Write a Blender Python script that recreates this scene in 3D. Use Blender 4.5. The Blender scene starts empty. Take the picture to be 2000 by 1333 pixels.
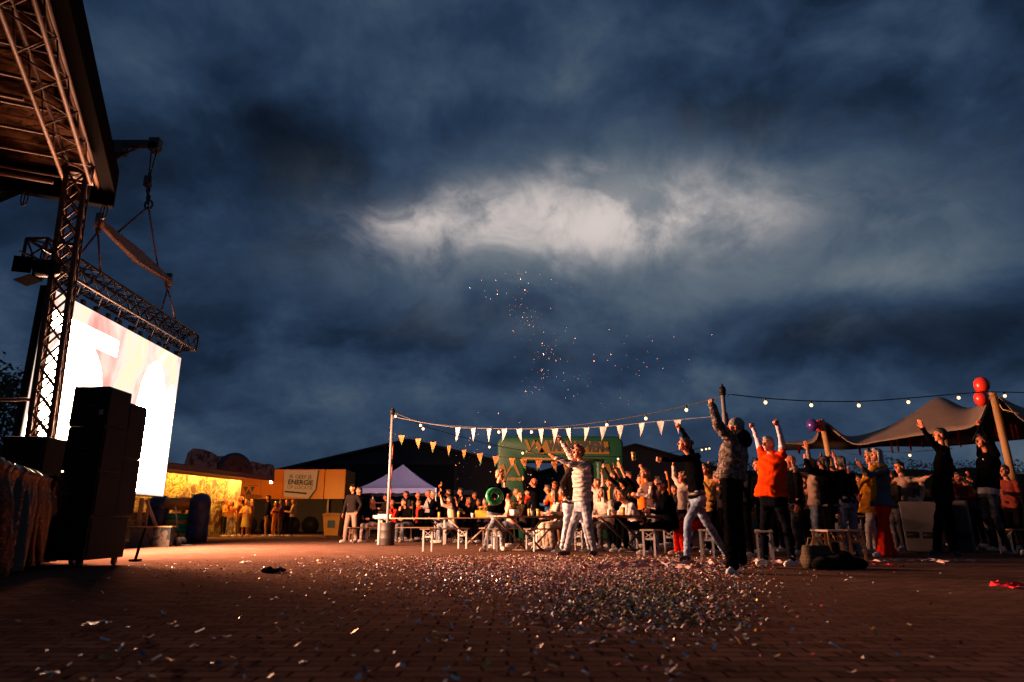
import bpy, bmesh, math, random
import numpy as np
from mathutils import Vector as V, Matrix as M, noise
R = math.radians
random.seed(7); rng = np.random.default_rng(7)
sc = bpy.context.scene
COL = sc.collection

# ---------------------------------------------------------------- camera
HC, PITCH, FPX = 0.56, R(15.01), 1333.0
cam = bpy.data.cameras.new('camera'); cam_o = bpy.data.objects.new('camera', cam); COL.objects.link(cam_o)
cam_o.location = (0, 0, HC); cam_o.rotation_euler = (R(90) + PITCH, 0, 0)
cam.sensor_width = 36; cam.lens = 24; cam.clip_end = 3000; cam.clip_start = .05
cam.dof.use_dof = True; cam.dof.focus_distance = 13.0; cam.dof.aperture_fstop = 2.0
sc.camera = cam_o
sc.view_settings.view_transform = 'Standard'; sc.view_settings.look = 'None'
sc.view_settings.exposure = 0; sc.view_settings.gamma = 1
sc.cycles.use_denoising = True; sc.cycles.max_bounces = 6; sc.cycles.diffuse_bounces = 3
sc.cycles.sample_clamp_indirect = 8; sc.cycles.caustics_reflective = False; sc.cycles.caustics_refractive = False

def ray(px, py):                       # direction through a photo pixel, scaled to forward = 1
    u = (px - 1000) / FPX; v = (666.5 - py) / FPX
    c, s = math.cos(PITCH), math.sin(PITCH)
    y = c - s * v; z = s + c * v
    return V((u / y, 1, z / y))
CAM = V((0, 0, HC))
def P(px, py, Y): return CAM + ray(px, py) * Y
def G(px, py, z=0.0):
    d = ray(px, py); return CAM + d * ((z - HC) / d.z)
def GX(px, Y): return V((ray(px, 1024).x * Y, Y, 0))

# ---------------------------------------------------------------- node helpers
def new_mat(name):
    m = bpy.data.materials.new(name); m.use_nodes = True
    return m, m.node_tree.nodes, m.node_tree.links, m.node_tree.nodes['Principled BSDF']
def ramp(nodes, stops):
    n = nodes.new('ShaderNodeValToRGB'); e = n.color_ramp.elements
    while len(e) < len(stops): e.new(0.5)
    for el, (p, c) in zip(e, stops):
        el.position = p; el.color = (*c, 1) if len(c) == 3 else c
    return n
def mathn(nodes, links, op, a, b=None, clamp=False):
    n = nodes.new('ShaderNodeMath'); n.operation = op; n.use_clamp = clamp
    for i, x in enumerate((a, b)):
        if x is None: continue
        if isinstance(x, (int, float)): n.inputs[i].default_value = x
        else: links.new(x, n.inputs[i])
    return n.outputs[0]
def mixc(nodes, links, fac, a, b, mode='MIX'):
    n = nodes.new('ShaderNodeMix'); n.data_type = 'RGBA'; n.blend_type = mode
    for s, x in ((n.inputs[0], fac), (n.inputs[6], a), (n.inputs[7], b)):
        if isinstance(x, (int, float)): s.default_value = x
        elif isinstance(x, tuple): s.default_value = (*x, 1)
        else: links.new(x, s)
    return n.outputs[2]
def noisen(nodes, links, vec, scale, detail=4, rough=.55, dist=0.0):
    n = nodes.new('ShaderNodeTexNoise'); n.inputs['Scale'].default_value = scale
    n.inputs['Detail'].default_value = detail; n.inputs['Roughness'].default_value = rough
    n.inputs['Distortion'].default_value = dist
    if vec is not None: links.new(vec, n.inputs['Vector'])
    return n.outputs['Fac']
def mapr(nodes, links, val, a, b, c=0.0, d=1.0, smooth=True):
    n = nodes.new('ShaderNodeMapRange')
    if smooth: n.interpolation_type = 'SMOOTHSTEP'
    links.new(val, n.inputs[0])
    for i, x in enumerate((a, b, c, d)): n.inputs[i + 1].default_value = x
    return n.outputs[0]

# ---------------------------------------------------------------- world: heavy dusk overcast with one bright opening
world = bpy.data.worlds.new('World'); sc.world = world; world.use_nodes = True
def build_world():
    N, L = world.node_tree.nodes, world.node_tree.links
    N.clear()
    out = N.new('ShaderNodeOutputWorld'); bg = N.new('ShaderNodeBackground'); L.new(bg.outputs[0], out.inputs[0])
    geo = N.new('ShaderNodeTexCoord'); d = geo.outputs['Generated']
    sep = N.new('ShaderNodeSeparateXYZ'); L.new(d, sep.inputs[0])
    z = mathn(N, L, 'MAXIMUM', sep.outputs[2], 0.0)
    den = mathn(N, L, 'ADD', z, 0.55)
    px = mathn(N, L, 'DIVIDE', sep.outputs[0], den); py = mathn(N, L, 'DIVIDE', sep.outputs[1], den)
    comb = N.new('ShaderNodeCombineXYZ'); L.new(px, comb.inputs[0]); L.new(py, comb.inputs[1])
    comb.inputs[2].default_value = 3.7
    p = comb.outputs[0]
    # billowing: bend the lookup by a coarse vector noise so edges curl
    wn = N.new('ShaderNodeTexNoise'); wn.inputs['Scale'].default_value = 2.6; wn.inputs['Detail'].default_value = 4; L.new(p, wn.inputs['Vector'])
    ws = N.new('ShaderNodeVectorMath'); ws.operation = 'MULTIPLY_ADD'; L.new(wn.outputs['Color'], ws.inputs[0]); ws.inputs[1].default_value = (.17, .17, 0); L.new(p, ws.inputs[2]); pw = ws.outputs[0]
    big = noisen(N, L, pw, 2.1, 2, .5, .1)
    mid = noisen(N, L, pw, 3.9, 9, .53, .1)
    fin = noisen(N, L, pw, 14, 8, .6, .1)
    s = mathn(N, L, 'ADD', mathn(N, L, 'MULTIPLY', big, .34), mathn(N, L, 'MULTIPLY', mid, .48))
    s = mathn(N, L, 'ADD', s, mathn(N, L, 'MULTIPLY', fin, .18))
    s = mathn(N, L, 'ADD', mathn(N, L, 'MULTIPLY', mathn(N, L, 'SUBTRACT', s, .5), 1.35), .478)
    # thick cloud lets through more light in some directions
    def lobe(pxy, ax, az, warp, k=2.2):
        c = ray(*pxy).normalized(); r = V((c.y, -c.x, 0)).normalized(); u = r.cross(c)
        def dot(v):
            n = N.new('ShaderNodeVectorMath'); n.operation = 'DOT_PRODUCT'; L.new(d, n.inputs[0]); n.inputs[1].default_value = v
            return n.outputs['Value']
        a = mathn(N, L, 'DIVIDE', dot(r), ax); b = mathn(N, L, 'DIVIDE', dot(u), az)
        q = mathn(N, L, 'ADD', mathn(N, L, 'POWER', mathn(N, L, 'ABSOLUTE', a), 2.0), mathn(N, L, 'POWER', mathn(N, L, 'ABSOLUTE', b), 2.0))
        q = mathn(N, L, 'SQRT', q)
        q = mathn(N, L, 'ADD', q, mathn(N, L, 'MULTIPLY', mathn(N, L, 'SUBTRACT', warp, .5), k))
        front = mapr(N, L, dot(c), 0.0, .3)
        return mathn(N, L, 'MULTIPLY', mapr(N, L, q, 1.0, 0.0), front)
    def addl(s, lst):
        for g, k in lst: s = mathn(N, L, 'ADD', s, mathn(N, L, 'MULTIPLY', g, k))
        return s
    glow = lobe((1180, 440), .60, .24, mid, 1.0)
    core = lobe((1130, 432), .46, .120, mid, .75)
    halo = lobe((1190, 455), .62, .19, mid, .9)
    core2 = lobe((935, 425), .20, .09, fin, 1.6)
    core3 = lobe((1330, 437), .21, .065, fin, 1.0)
    spot = lobe((790, 432), .085, .04, fin, 2.6)
    s2 = addl(s, [(glow, .20), (core, .16), (lobe((1800, 500), .22, .09, mid), .16), (lobe((1500, 560), .42, .05, mid), .11), (lobe((450, 700), .30, .10, mid), .06),
                  (lobe((560, 560), .35, .10, mid), .07), (lobe((1050, 770), .9, .05, mid), .07), (lobe((1040, 690), .20, .06, mid), .13), (lobe((1900, 120), .40, .22, mid), -.11), (lobe((300, 150), .35, .2, mid), -.03), (lobe((600, 120), .5, .12, mid), .05),
                  (lobe((1620, 330), .4, .10, mid), .05),
                  (lobe((640, 330), .34, .08, mid), -.02), (lobe((1000, 230), .5, .07, mid), -.05), (lobe((800, 660), .30, .075, mid), -.075), (lobe((1560, 650), .6, .06, mid), -.07),
                  (lobe((1500, 200), .8, .12, mid), -.04), (lobe((150, 350), .4, .35, big), -.05), (lobe((1100, 590), .3, .05, mid), -.05)])
    cr = ramp(N, [(.18, (.0022, .0050, .0110)), (.29, (.0052, .0105, .0220)), (.39, (.0095, .0210, .0460)), (.48, (.0185, .0395, .0820)), (.56, (.0340, .0630, .1120)),
                  (.66, (.0720, .1060, .1480)), (.78, (.1400, .1720, .2050))])
    L.new(s2, cr.inputs[0])
    col = cr.outputs[0]
    hor = mapr(N, L, sep.outputs[2], .22, .0)                     # paler air low over the horizon
    col = mixc(N, L, mathn(N, L, 'MULTIPLY', hor, .35), col, (.040, .068, .110))
    op = addl(mathn(N, L, 'MULTIPLY', core, .85), [(core2, .32), (core3, .30), (spot, .4)])
    op = mathn(N, L, 'MULTIPLY', op, mapr(N, L, fin, .30, .60, .45, 1.0))
    wsp = noisen(N, L, pw, 6.5, 9, .62, .6)
    op = mathn(N, L, 'MULTIPLY', op, mapr(N, L, wsp, .34, .62, .42, 1.08))
    op = mapr(N, L, op, .0, 1.05)
    col = mixc(N, L, mathn(N, L, 'MULTIPLY', halo, mapr(N, L, wsp, .30, .65, .15, .70)), col, (.15, .185, .225))
    col = mixc(N, L, op, col, (.66, .58, .55))
    # nishita twilight seen weakly through the cloud everywhere
    sky = N.new('ShaderNodeTexSky'); sky.sky_type = 'NISHITA'; sky.sun_disc = False
    sky.sun_elevation = R(1.0); sky.sun_rotation = R(5)
    low = mixc(N, L, .0003, col, sky.outputs[0], 'ADD')
    L.new(low, bg.inputs[0]); bg.inputs[1].default_value = 1.0
build_world()
sun = bpy.data.lights.new('sun', 'SUN'); sun_o = bpy.data.objects.new('sun', sun); COL.objects.link(sun_o)
sun.energy = .03; sun.angle = R(30); sun.color = (1, .86, .76)
sun_o.rotation_euler = (R(-72), 0, R(-5))           # faint glow from the cloud opening ahead

# ---------------------------------------------------------------- materials
_cache = {}
def plain(name, col, rough=.6, metal=0.0, bump=0.0, bscale=60, var=.15, emit=None, es=1.0, spec=.5):
    k = (name, col, rough, metal, bump, bscale)
    if k in _cache: return _cache[k]
    m, N, L, b = new_mat(name)
    tc = N.new('ShaderNodeTexCoord')
    f = noisen(N, L, tc.outputs['Object'], 3.5, 5)
    c = mixc(N, L, f, tuple(x * (1 - var) for x in col), tuple(min(1, x * (1 + var)) for x in col))
    L.new(c, b.inputs['Base Color'])
    b.inputs['Roughness'].default_value = rough; b.inputs['Metallic'].default_value = metal
    b.inputs['Specular IOR Level'].default_value = spec
    if bump:
        bn = N.new('ShaderNodeBump'); bn.inputs['Strength'].default_value = bump; bn.inputs['Distance'].default_value = .01
        L.new(noisen(N, L, tc.outputs['Object'], bscale, 4), bn.inputs['Height']); L.new(bn.outputs[0], b.inputs['Normal'])
    _cache[k] = m; return m
def cloth(col, rough=.85, kind='plain'):
    k = ('cloth', col, kind)
    if k in _cache: return _cache[k]
    m, N, L, b = new_mat('cloth')
    tc = N.new('ShaderNodeTexCoord'); o = tc.outputs['Object']
    f = noisen(N, L, o, 9, 5, .6)
    base = mixc(N, L, f, tuple(x * .8 for x in col), tuple(min(1, x * 1.15) for x in col))
    h = mathn(N, L, 'ADD', mathn(N, L, 'MULTIPLY', noisen(N, L, o, 11, 3, .5, 1.5), 1.0), mathn(N, L, 'MULTIPLY', noisen(N, L, o, 240, 2), .12))
    strength = .55
    if kind == 'denim':
        g = noisen(N, L, o, 5, 4, .6)
        base = mixc(N, L, mapr(N, L, g, .45, .65), base, tuple(min(1, x * 1.9 + .03) for x in col))
    if kind == 'quilt':
        w = N.new('ShaderNodeTexWave'); w.bands_direction = 'Z'; w.inputs['Scale'].default_value = 3.6
        w.inputs['Distortion'].default_value = .5; w.inputs['Detail'].default_value = 2; L.new(o, w.inputs['Vector'])
        q = mapr(N, L, w.outputs['Fac'], 0.0, .35)
        h = mathn(N, L, 'ADD', mathn(N, L, 'MULTIPLY', q, 1.6), mathn(N, L, 'MULTIPLY', h, .6)); strength = .9
    if kind == 'camo':
        g = noisen(N, L, o, 13, 5, .65, 1.2)
        base = mixc(N, L, mapr(N, L, g, .47, .55), tuple(x * .3 for x in col), base)
        w = N.new('ShaderNodeTexWave'); w.bands_direction = 'Z'; w.inputs['Scale'].default_value = 3.0
        w.inputs['Distortion'].default_value = 1.2; L.new(o, w.inputs['Vector'])
        h = mathn(N, L, 'ADD', mathn(N, L, 'MULTIPLY', mapr(N, L, w.outputs['Fac'], 0, .4), 1.2), mathn(N, L, 'MULTIPLY', g, 2.0)); strength = .9
    if kind == 'stripe':
        w = N.new('ShaderNodeTexWave'); w.bands_direction = 'Z'; w.inputs['Scale'].default_value = 7
        w.inputs['Distortion'].default_value = 2; L.new(o, w.inputs['Vector'])
        base = mixc(N, L, mapr(N, L, w.outputs['Fac'], .55, .7), base, (.08, .05, .04))
    if kind == 'fleece':
        h = noisen(N, L, o, 60, 4, .7); strength = 1.0
    L.new(base, b.inputs['Base Color']); b.inputs['Roughness'].default_value = rough
    b.inputs['Specular IOR Level'].default_value = .0
    bn = N.new('ShaderNodeBump'); bn.inputs['Strength'].default_value = strength; bn.inputs['Distance'].default_value = .02
    L.new(h, bn.inputs['Height']); L.new(bn.outputs[0], b.inputs['Normal'])
    _cache[k] = m; return m
def emis(name, col, s, sample=True):
    k = (name, col, s)
    if k in _cache: return _cache[k]
    m, N, L, b = new_mat(name)
    b.inputs['Base Color'].default_value = (.6, .5, .4, 1)
    b.inputs['Emission Color'].default_value = (*col, 1); b.inputs['Emission Strength'].default_value = s
    if not sample: m.cycles.emission_sampling = 'NONE'
    _cache[k] = m; return m

# ---------------------------------------------------------------- mesh builder
class MB:
    def __init__(s): s.v = []; s.f = []; s.mi = []
    def add(s, vs, fs, mi=0):
        o = len(s.v); s.v += [tuple(x) for x in vs]; s.f += [tuple(i + o for i in f) for f in fs]; s.mi += [mi] * len(fs); return s
    def box(s, c, size, rot=None, mi=0, taper=1.0):
        hx, hy, hz = (x / 2 for x in size); c = V(c)
        vs = []
        for z, t in ((-hz, 1.0), (hz, taper)):
            for x, y in ((-hx, -hy), (hx, -hy), (hx, hy), (-hx, hy)):
                p = V((x * t, y * t, z)); vs.append(c + (rot @ p if rot else p))
        return s.add(vs, [(3, 2, 1, 0), (4, 5, 6, 7), (0, 1, 5, 4), (1, 2, 6, 5), (2, 3, 7, 6), (3, 0, 4, 7)], mi)
    def rings(s, rings, mi=0, cap=True):
        n = len(rings[0]); vs = [p for r in rings for p in r]; fs = []
        for i in range(len(rings) - 1):
            for j in range(n):
                k = (j + 1) % n
                fs.append((i * n + j, i * n + k, (i + 1) * n + k, (i + 1) * n + j))
        if cap:
            fs.append(tuple(reversed(range(n)))); fs.append(tuple(range((len(rings) - 1) * n, len(rings) * n)))
        return s.add(vs, fs, mi)
    def tube(s, pts, r, n=8, mi=0, cap=True):
        pts = [V(p) for p in pts]; rs = r if isinstance(r, (list, tuple)) else [r] * len(pts)
        t0 = (pts[1] - pts[0]).normalized(); a = t0.orthogonal().normalized(); rg = []
        for i, p in enumerate(pts):
            t = (pts[min(i + 1, len(pts) - 1)] - pts[max(i - 1, 0)])
            t = t.normalized() if t.length > 1e-9 else t0
            a = (a - t * a.dot(t)); a = a.normalized() if a.length > 1e-6 else t.orthogonal().normalized()
            b = t.cross(a)
            rg.append([p + (a * math.cos(q) + b * math.sin(q)) * rs[i] for q in (2 * math.pi * k / n for k in range(n))])
        return s.rings(rg, mi, cap)
    def ball(s, c, ax, n=12, m=8, rot=None, mi=0):
        c = V(c); ax = ax if isinstance(ax, (tuple, list)) else (ax,) * 3
        vs = []; fs = []
        def pt(x, y, z):
            p = V((x * ax[0], y * ax[1], z * ax[2])); return c + (rot @ p if rot else p)
        vs.append(pt(0, 0, -1))
        for i in range(1, m):
            t = -math.pi / 2 + math.pi * i / m
            for j in range(n):
                q = 2 * math.pi * j / n; vs.append(pt(math.cos(t) * math.cos(q), math.cos(t) * math.sin(q), math.sin(t)))
        vs.append(pt(0, 0, 1))
        for j in range(n): fs.append((0, 1 + (j + 1) % n, 1 + j))
        for i in range(m - 2):
            for j in range(n):
                k = (j + 1) % n; a = 1 + i * n
                fs.append((a + j, a + k, a + n + k, a + n + j))
        a = 1 + (m - 2) * n
        for j in range(n): fs.append((a + j, a + (j + 1) % n, len(vs) - 1))
        return s.add(vs, fs, mi)
    def cap(s, a, b, ra, rb=None, n=10, mi=0):          # round-ended tapered limb
        a, b = V(a), V(b); rb = ra if rb is None else rb
        d = b - a
        if d.length < 1e-4: return s.ball(a, max(ra, rb), mi=mi)
        t = d.normalized(); x = t.orthogonal().normalized(); y = t.cross(x); rg = []
        for k in (-80, -50, -22): rg.append((a + t * ra * math.sin(R(k)), ra * math.cos(R(k))))
        for k in (22, 50, 80): rg.append((b + t * rb * math.sin(R(k)), rb * math.cos(R(k))))
        return s.rings([[c + (x * math.cos(q) + y * math.sin(q)) * rr for q in (2 * math.pi * j / n for j in range(n))] for c, rr in rg], mi)
    def prism(s, poly, o, ux, uy, uz, depth, mi=0):     # polygon in the ux/uy plane, extruded along uz
        o, ux, uy, uz = V(o), V(ux), V(uy), V(uz); n = len(poly)
        a = [o + ux * x + uy * y for x, y in poly]; b = [p + uz * depth for p in a]
        area = sum(poly[i][0] * poly[(i + 1) % n][1] - poly[(i + 1) % n][0] * poly[i][1] for i in range(n))
        fs = [tuple(reversed(range(n))), tuple(range(n, 2 * n))] + [(i, (i + 1) % n, n + (i + 1) % n, n + i) for i in range(n)]
        return s.add(a + b, fs, mi)
    def build(s, name, mats, parent=None, smooth=False, origin=None, bevel=0, fix=True):
        me = bpy.data.meshes.new(name); o3 = V(origin) if origin else V((0, 0, 0))
        me.from_pydata([tuple(V(p) - o3) for p in s.v], [], s.f)
        for m in (mats if isinstance(mats, (list, tuple)) else [mats]): me.materials.append(m)
        me.polygons.foreach_set('material_index', s.mi)
        if fix or bevel:
            bm = bmesh.new(); bm.from_mesh(me)
            if bevel: 
                es = [e for e in bm.edges if len(e.link_faces) == 2 and e.calc_face_angle(0) > .7]
                bmesh.ops.bevel(bm, geom=es, offset=bevel, segments=2, affect='EDGES', profile=.6)
            bmesh.ops.recalc_face_normals(bm, faces=bm.faces); bm.to_mesh(me); bm.free()
        if smooth: me.polygons.foreach_set('use_smooth', [True] * len(me.polygons))
        ob = bpy.data.objects.new(name, me); COL.objects.link(ob)
        ob.location = o3
        if parent is not None:
            ob.parent = parent
            ob.location = o3 - parent_origin(parent)
        me.update(); return ob
def parent_origin(p):
    o = V(p.location)
    while p.parent: p = p.parent; o += V(p.location)
    return o
def empty(name, loc, label=None, cat=None, group=None):
    o = bpy.data.objects.new(name, None); COL.objects.link(o); o.location = V(loc); o.empty_display_size = .2
    if label: tag(o, label, cat, group)
    return o
def tag(o, label=None, cat=None, group=None, kind=None):
    if label: o['label'] = label
    if cat: o['category'] = cat
    if group: o['group'] = group
    if kind: o['kind'] = kind
    return o
def text_mesh(name, body, size, mat, origin, ux, uy, parent, depth=.004, bold=0.0, align='CENTER', sx=1.0):
    cu = bpy.data.curves.new(name, 'FONT'); cu.body = body; cu.size = size; cu.extrude = depth; cu.align_x = align; cu.align_y = 'CENTER'
    cu.offset = bold; cu.space_line = .85
    t = bpy.data.objects.new(name, cu); COL.objects.link(t)
    bpy.context.view_layer.update()
    me = bpy.data.meshes.new_from_object(t.evaluated_get(bpy.context.evaluated_depsgraph_get()))
    bpy.data.objects.remove(t); bpy.data.curves.remove(cu)
    ux, uy = V(ux).normalized(), V(uy).normalized(); uz = ux.cross(uy)
    o3 = V(origin)
    for v in me.vertices:
        c = v.co.copy(); v.co = ux * c.x * sx + uy * c.y + uz * c.z
    me.materials.clear(); me.materials.append(mat); me.name = name
    ob = bpy.data.objects.new(name, me); COL.objects.link(ob); ob.parent = parent
    ob.location = o3 - parent_origin(parent); return ob
# ================================================================ ground
def ground_mat():
    m, N, L, b = new_mat('paving')
    tc = N.new('ShaderNodeTexCoord'); o = tc.outputs['Object']
    wv = N.new('ShaderNodeVectorMath'); wv.operation = 'ADD'
    nz = N.new('ShaderNodeTexNoise'); nz.inputs['Scale'].default_value = 3.0; L.new(o, nz.inputs['Vector'])
    sc_ = N.new('ShaderNodeVectorMath'); sc_.operation = 'SCALE'; sc_.inputs['Scale'].default_value = .028; L.new(nz.outputs['Color'], sc_.inputs[0])
    L.new(o, wv.inputs[0]); L.new(sc_.outputs[0], wv.inputs[1])
    br = N.new('ShaderNodeTexBrick'); L.new(wv.outputs[0], br.inputs['Vector'])
    br.inputs['Scale'].default_value = 1; br.inputs['Brick Width'].default_value = .21; br.inputs['Row Height'].default_value = .105
    br.inputs['Mortar Size'].default_value = .010; br.inputs['Mortar Smooth'].default_value = .5; br.inputs['Bias'].default_value = -.1
    br.inputs['Color1'].default_value = (.138, .074, .053, 1); br.inputs['Color2'].default_value = (.060, .030, .022, 1)
    br.inputs['Mortar'].default_value = (.004, .002, .002, 1)
    f = noisen(N, L, o, .55, 7, .62, .4); f2 = noisen(N, L, o, 30, 4, .6)
    c = mixc(N, L, mapr(N, L, f, .35, .65, .0, .55), br.outputs['Color'], (.058, .029, .022))
    c = mixc(N, L, mapr(N, L, f2, .3, .7, 0, .35), c, (.17, .090, .062))
    L.new(c, b.inputs['Base Color'])
    L.new(mapr(N, L, f2, .3, .7, .55, .85), b.inputs['Roughness']); b.inputs['Specular IOR Level'].default_value = .0
    h = mathn(N, L, 'ADD', mathn(N, L, 'MULTIPLY', br.outputs['Fac'], -1.0), mathn(N, L, 'MULTIPLY', f2, .35))
    h = mathn(N, L, 'ADD', h, mathn(N, L, 'MULTIPLY', noisen(N, L, o, 6, 3), .5))
    bn = N.new('ShaderNodeBump'); bn.inputs['Strength'].default_value = .55; bn.inputs['Distance'].default_value = .007
    L.new(h, bn.inputs['Height']); L.new(bn.outputs[0], b.inputs['Normal'])
    return m
g = MB(); g.add([(-400, -60, 0), (400, -60, 0), (400, 900, 0), (-400, 900, 0)], [(0, 1, 2, 3)])
ground = g.build('ground', ground_mat()); tag(ground, kind='structure')

BLACK = plain('black_paint', (.008, .007, .007), .6, bump=.15, bscale=180, spec=.12)
MATTE = plain('matte_black', (.006, .005, .005), .95, spec=0.0)
BLACKG = plain('black_grille', (.006, .006, .006), .8, bump=.5, bscale=400, spec=.2)
ALU = plain('aluminium', (.095, .042, .023), .6, .2, bump=.1, bscale=90, spec=.2)
RUST = plain('brown_steel', (.10, .05, .032), .6, .2, bump=.3, bscale=70)
DARKSTEEL = plain('dark_steel', (.035, .032, .032), .5, .5)

def lerp(a, b, t): return V(a) * (1 - t) + V(b) * t
def box_truss(name, A, B, side, up, n, mat, parent=None, r=.024, rb=.012, pieces=True, cross=False):
    """four chords and zigzag bracing between A and B; side/up are half-section vectors"""
    A, B, side, up = V(A), V(B), V(side), V(up)
    root = parent
    cs = [(-1, -1), (1, -1), (1, 1), (-1, 1)]
    for sx, sy in cs:
        m = MB(); m.tube([A + side * sx + up * sy, B + side * sx + up * sy], r, 8)
        m.build('chord', mat, root, True)
    m = MB()
    for k in range(4):
        c0, c1 = cs[k], cs[(k + 1) % 4]
        for i in range(n):
            a, b = (c0, c1) if (i + k) % 2 else (c1, c0)
            p = lerp(A, B, i / n); q = lerp(A, B, (i + 1) / n)
            m.tube([p + side * a[0] + up * a[1], q + side * b[0] + up * b[1]], rb, 6)
            if cross: m.tube([p + side * b[0] + up * b[1], q + side * a[0] + up * a[1]], rb, 6)
    for t in (0, 1):
        p = lerp(A, B, t)
        for k in range(4):
            c0, c1 = cs[k], cs[(k + 1) % 4]
            m.tube([p + side * c0[0] + up * c0[1], p + side * c1[0] + up * c1[1]], r, 6)
    b_ = m.build('bracing', mat, root, True)
    return root

# ================================================================ stage: deck, roof, tower, beam
AX = V((.41, -.912, 0)); BX = V((-.912, -.41, 0)); UZ = V((0, 0, 1))
top = P(152, 345, 10.3); bot = P(80, 850, 10.35); bot = top + (bot - top) * ((top.z - 0.02) / (top.z - bot.z))
tower = empty('truss_tower', (bot.x, bot.y, 0), 'tall lit aluminium lattice tower standing at the stage corner', 'truss tower')
h = .17
box_truss('truss_tower', bot, top, AX * h, BX * h * .8, 17, ALU, tower, .038, .017, cross=True)
m = MB(); m.box(bot + V((0, 0, .02)), (.6, .6, .03)); m.build('base_plate', DARKSTEEL, tower)
m = MB(); m.box(top + V((0, 0, .02)), (.42, .42, .1), M.Rotation(R(-65.8), 3, 'Z')); m.build('corner_block', ALU, tower, bevel=.01)
beam = empty('roof_truss', top, 'long warm lit lattice truss running under the stage roof edge', 'roof truss')
box_truss('roof_truss', top + V((0, 0, .08)), top + V((0, 0, .08)) + AX * 8.6, BX * .19, UZ * .17, 20, ALU, beam, .03, .012)

ZR = 6.65
c0 = P(225, 372, (ZR - HC) / ray(225, 372).z)
roof = empty('stage_roof', (c0.x, c0.y, ZR), 'brown membrane stage roof with cross beams seen from below', 'stage roof')
def membrane():
    m, N, L, b = new_mat('roof_membrane')
    tc = N.new('ShaderNodeTexCoord'); o = tc.outputs['Object']
    f = noisen(N, L, o, 1.6, 4, .55, .6)
    L.new(mixc(N, L, mapr(N, L, f, .35, .65), (.006, .0025, .0015), (.042, .018, .010)), b.inputs['Base Color'])
    b.inputs['Roughness'].default_value = .8; b.inputs['Specular IOR Level'].default_value = 0
    bn = N.new('ShaderNodeBump'); bn.inputs['Strength'].default_value = 1.0; bn.inputs['Distance'].default_value = .2
    L.new(noisen(N, L, o, 2.6, 3, .5, .8), bn.inputs['Height']); L.new(bn.outputs[0], b.inputs['Normal'])
    return m
LA, LB = 12.0, 7.5
rotR = M.Rotation(math.atan2(AX.y, AX.x), 3, 'Z')          # local x = AX (towards the camera), y = -BX..
def rc(a, b, z): return c0 + AX * a + BX * b + V((0, 0, z - c0.z))
mb = MB(); n1, n2 = 60, 36
vs = [rc(LA * i / n1, .28 + (LB - .28) * j / n2, ZR + .16 + .05 * math.cos(i / n1 * LA / .78 * 2 * math.pi)) for i in range(n1 + 1) for j in range(n2 + 1)]
fs = [(i * (n2 + 1) + j, (i + 1) * (n2 + 1) + j, (i + 1) * (n2 + 1) + j + 1, i * (n2 + 1) + j + 1) for i in range(n1) for j in range(n2)]
mb.add(vs, fs); mb.build('membrane', membrane(), roof, True, origin=c0)
mb = MB(); mb.box(rc(LA / 2, LB / 2, ZR + .42), (LA + .2, LB, .06), rotR); mb.build('roof_cover', MATTE, roof)
k = 0
for i in range(16):
    a = .2 + i * .78
    if a > LA - .2: break
    mb = MB(); mb.tube([rc(a, .30, ZR), rc(a, LB, ZR)], .028, 8)
    mb.build('purlin', RUST, roof, True)
mb = MB(); mb.tube([rc(-.05, .27, ZR - .02), rc(LA, .27, ZR - .02)], .035, 8); mb.build('edge_pipe', ALU, roof, True)
mb = MB(); mb.box(rc(LA / 2, .10, ZR + .17), (LA + .2, .22, .48), rotR); mb.build('side_fascia', MATTE, roof, bevel=.02)
mb = MB(); mb.box(rc(-.10, LB / 2, ZR + .03), (.16, LB, .70), rotR); mb.build('end_fascia', MATTE, roof, bevel=.02)
mb = MB()
for bb in (1.9, 4.6):
    mb.tube([rc(.35, bb, ZR - .12), rc(2.4, bb - .55, ZR + .02)], .03, 6)
mb.tube([rc(.4, .9, ZR - .22), rc(.4, LB, ZR - .22)], .045, 8)
mb.tube([rc(2.9, .9, ZR - .10), rc(2.9, LB, ZR - .10)], .035, 8)
mb.build('wind_brace', RUST, roof, True)
for (aa, bb, ln) in ((.05, 1.35, .42), (.0, .12, .42)):
    pts = [rc(aa, bb, ZR - .30) + V((math.sin(t) * .06, 0, -.02 - ln * .35 - ln * .35 * -math.cos(t) * -1)) for t in (2 * math.pi * q / 16 for q in range(17))]
    mb = MB(); mb.tube([rc(aa, bb, ZR - .25)] + pts, .012, 6); mb.build('rope_loop', DARKSTEEL, roof, True)

# crumpled foil skirt along the stage edge
def foil():
    m, N, L, b = new_mat('black_foil')
    tc = N.new('ShaderNodeTexCoord'); o = tc.outputs['Object']
    b.inputs['Base Color'].default_value = (.10, .055, .036, 1); b.inputs['Metallic'].default_value = .9; b.inputs['Roughness'].default_value = .16
    b.inputs['Specular IOR Level'].default_value = .8
    bn = N.new('ShaderNodeBump'); bn.inputs['Strength'].default_value = .3; bn.inputs['Distance'].default_value = .03
    L.new(noisen(N, L, o, 22, 4, .6, 1.2), bn.inputs['Height']); L.new(bn.outputs[0], b.inputs['Normal'])
    return m
s0 = P(107, 936, 9.5); s0.z = 0
stage = empty('stage_deck', (s0.x, s0.y, 0), 'raised dark stage deck behind the foil skirt', 'stage')
mb = MB(); mb.box(s0 + AX * 3.4 + BX * 2.6 + V((0, 0, .98)), (6.8, 5.0, .14), rotR); mb.build('deck_panel', BLACK, stage)
for a in (.4, 3.2, 6.2):
    for b_ in (.5, 4.6):
        mb = MB(); mb.tube([s0 + AX * a + BX * b_ + V((0, 0, .0)), s0 + AX * a + BX * b_ + V((0, 0, .92))], .03, 8); mb.build('leg', DARKSTEEL, stage, True)
nu, nv = 420, 22; vs = []
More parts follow.
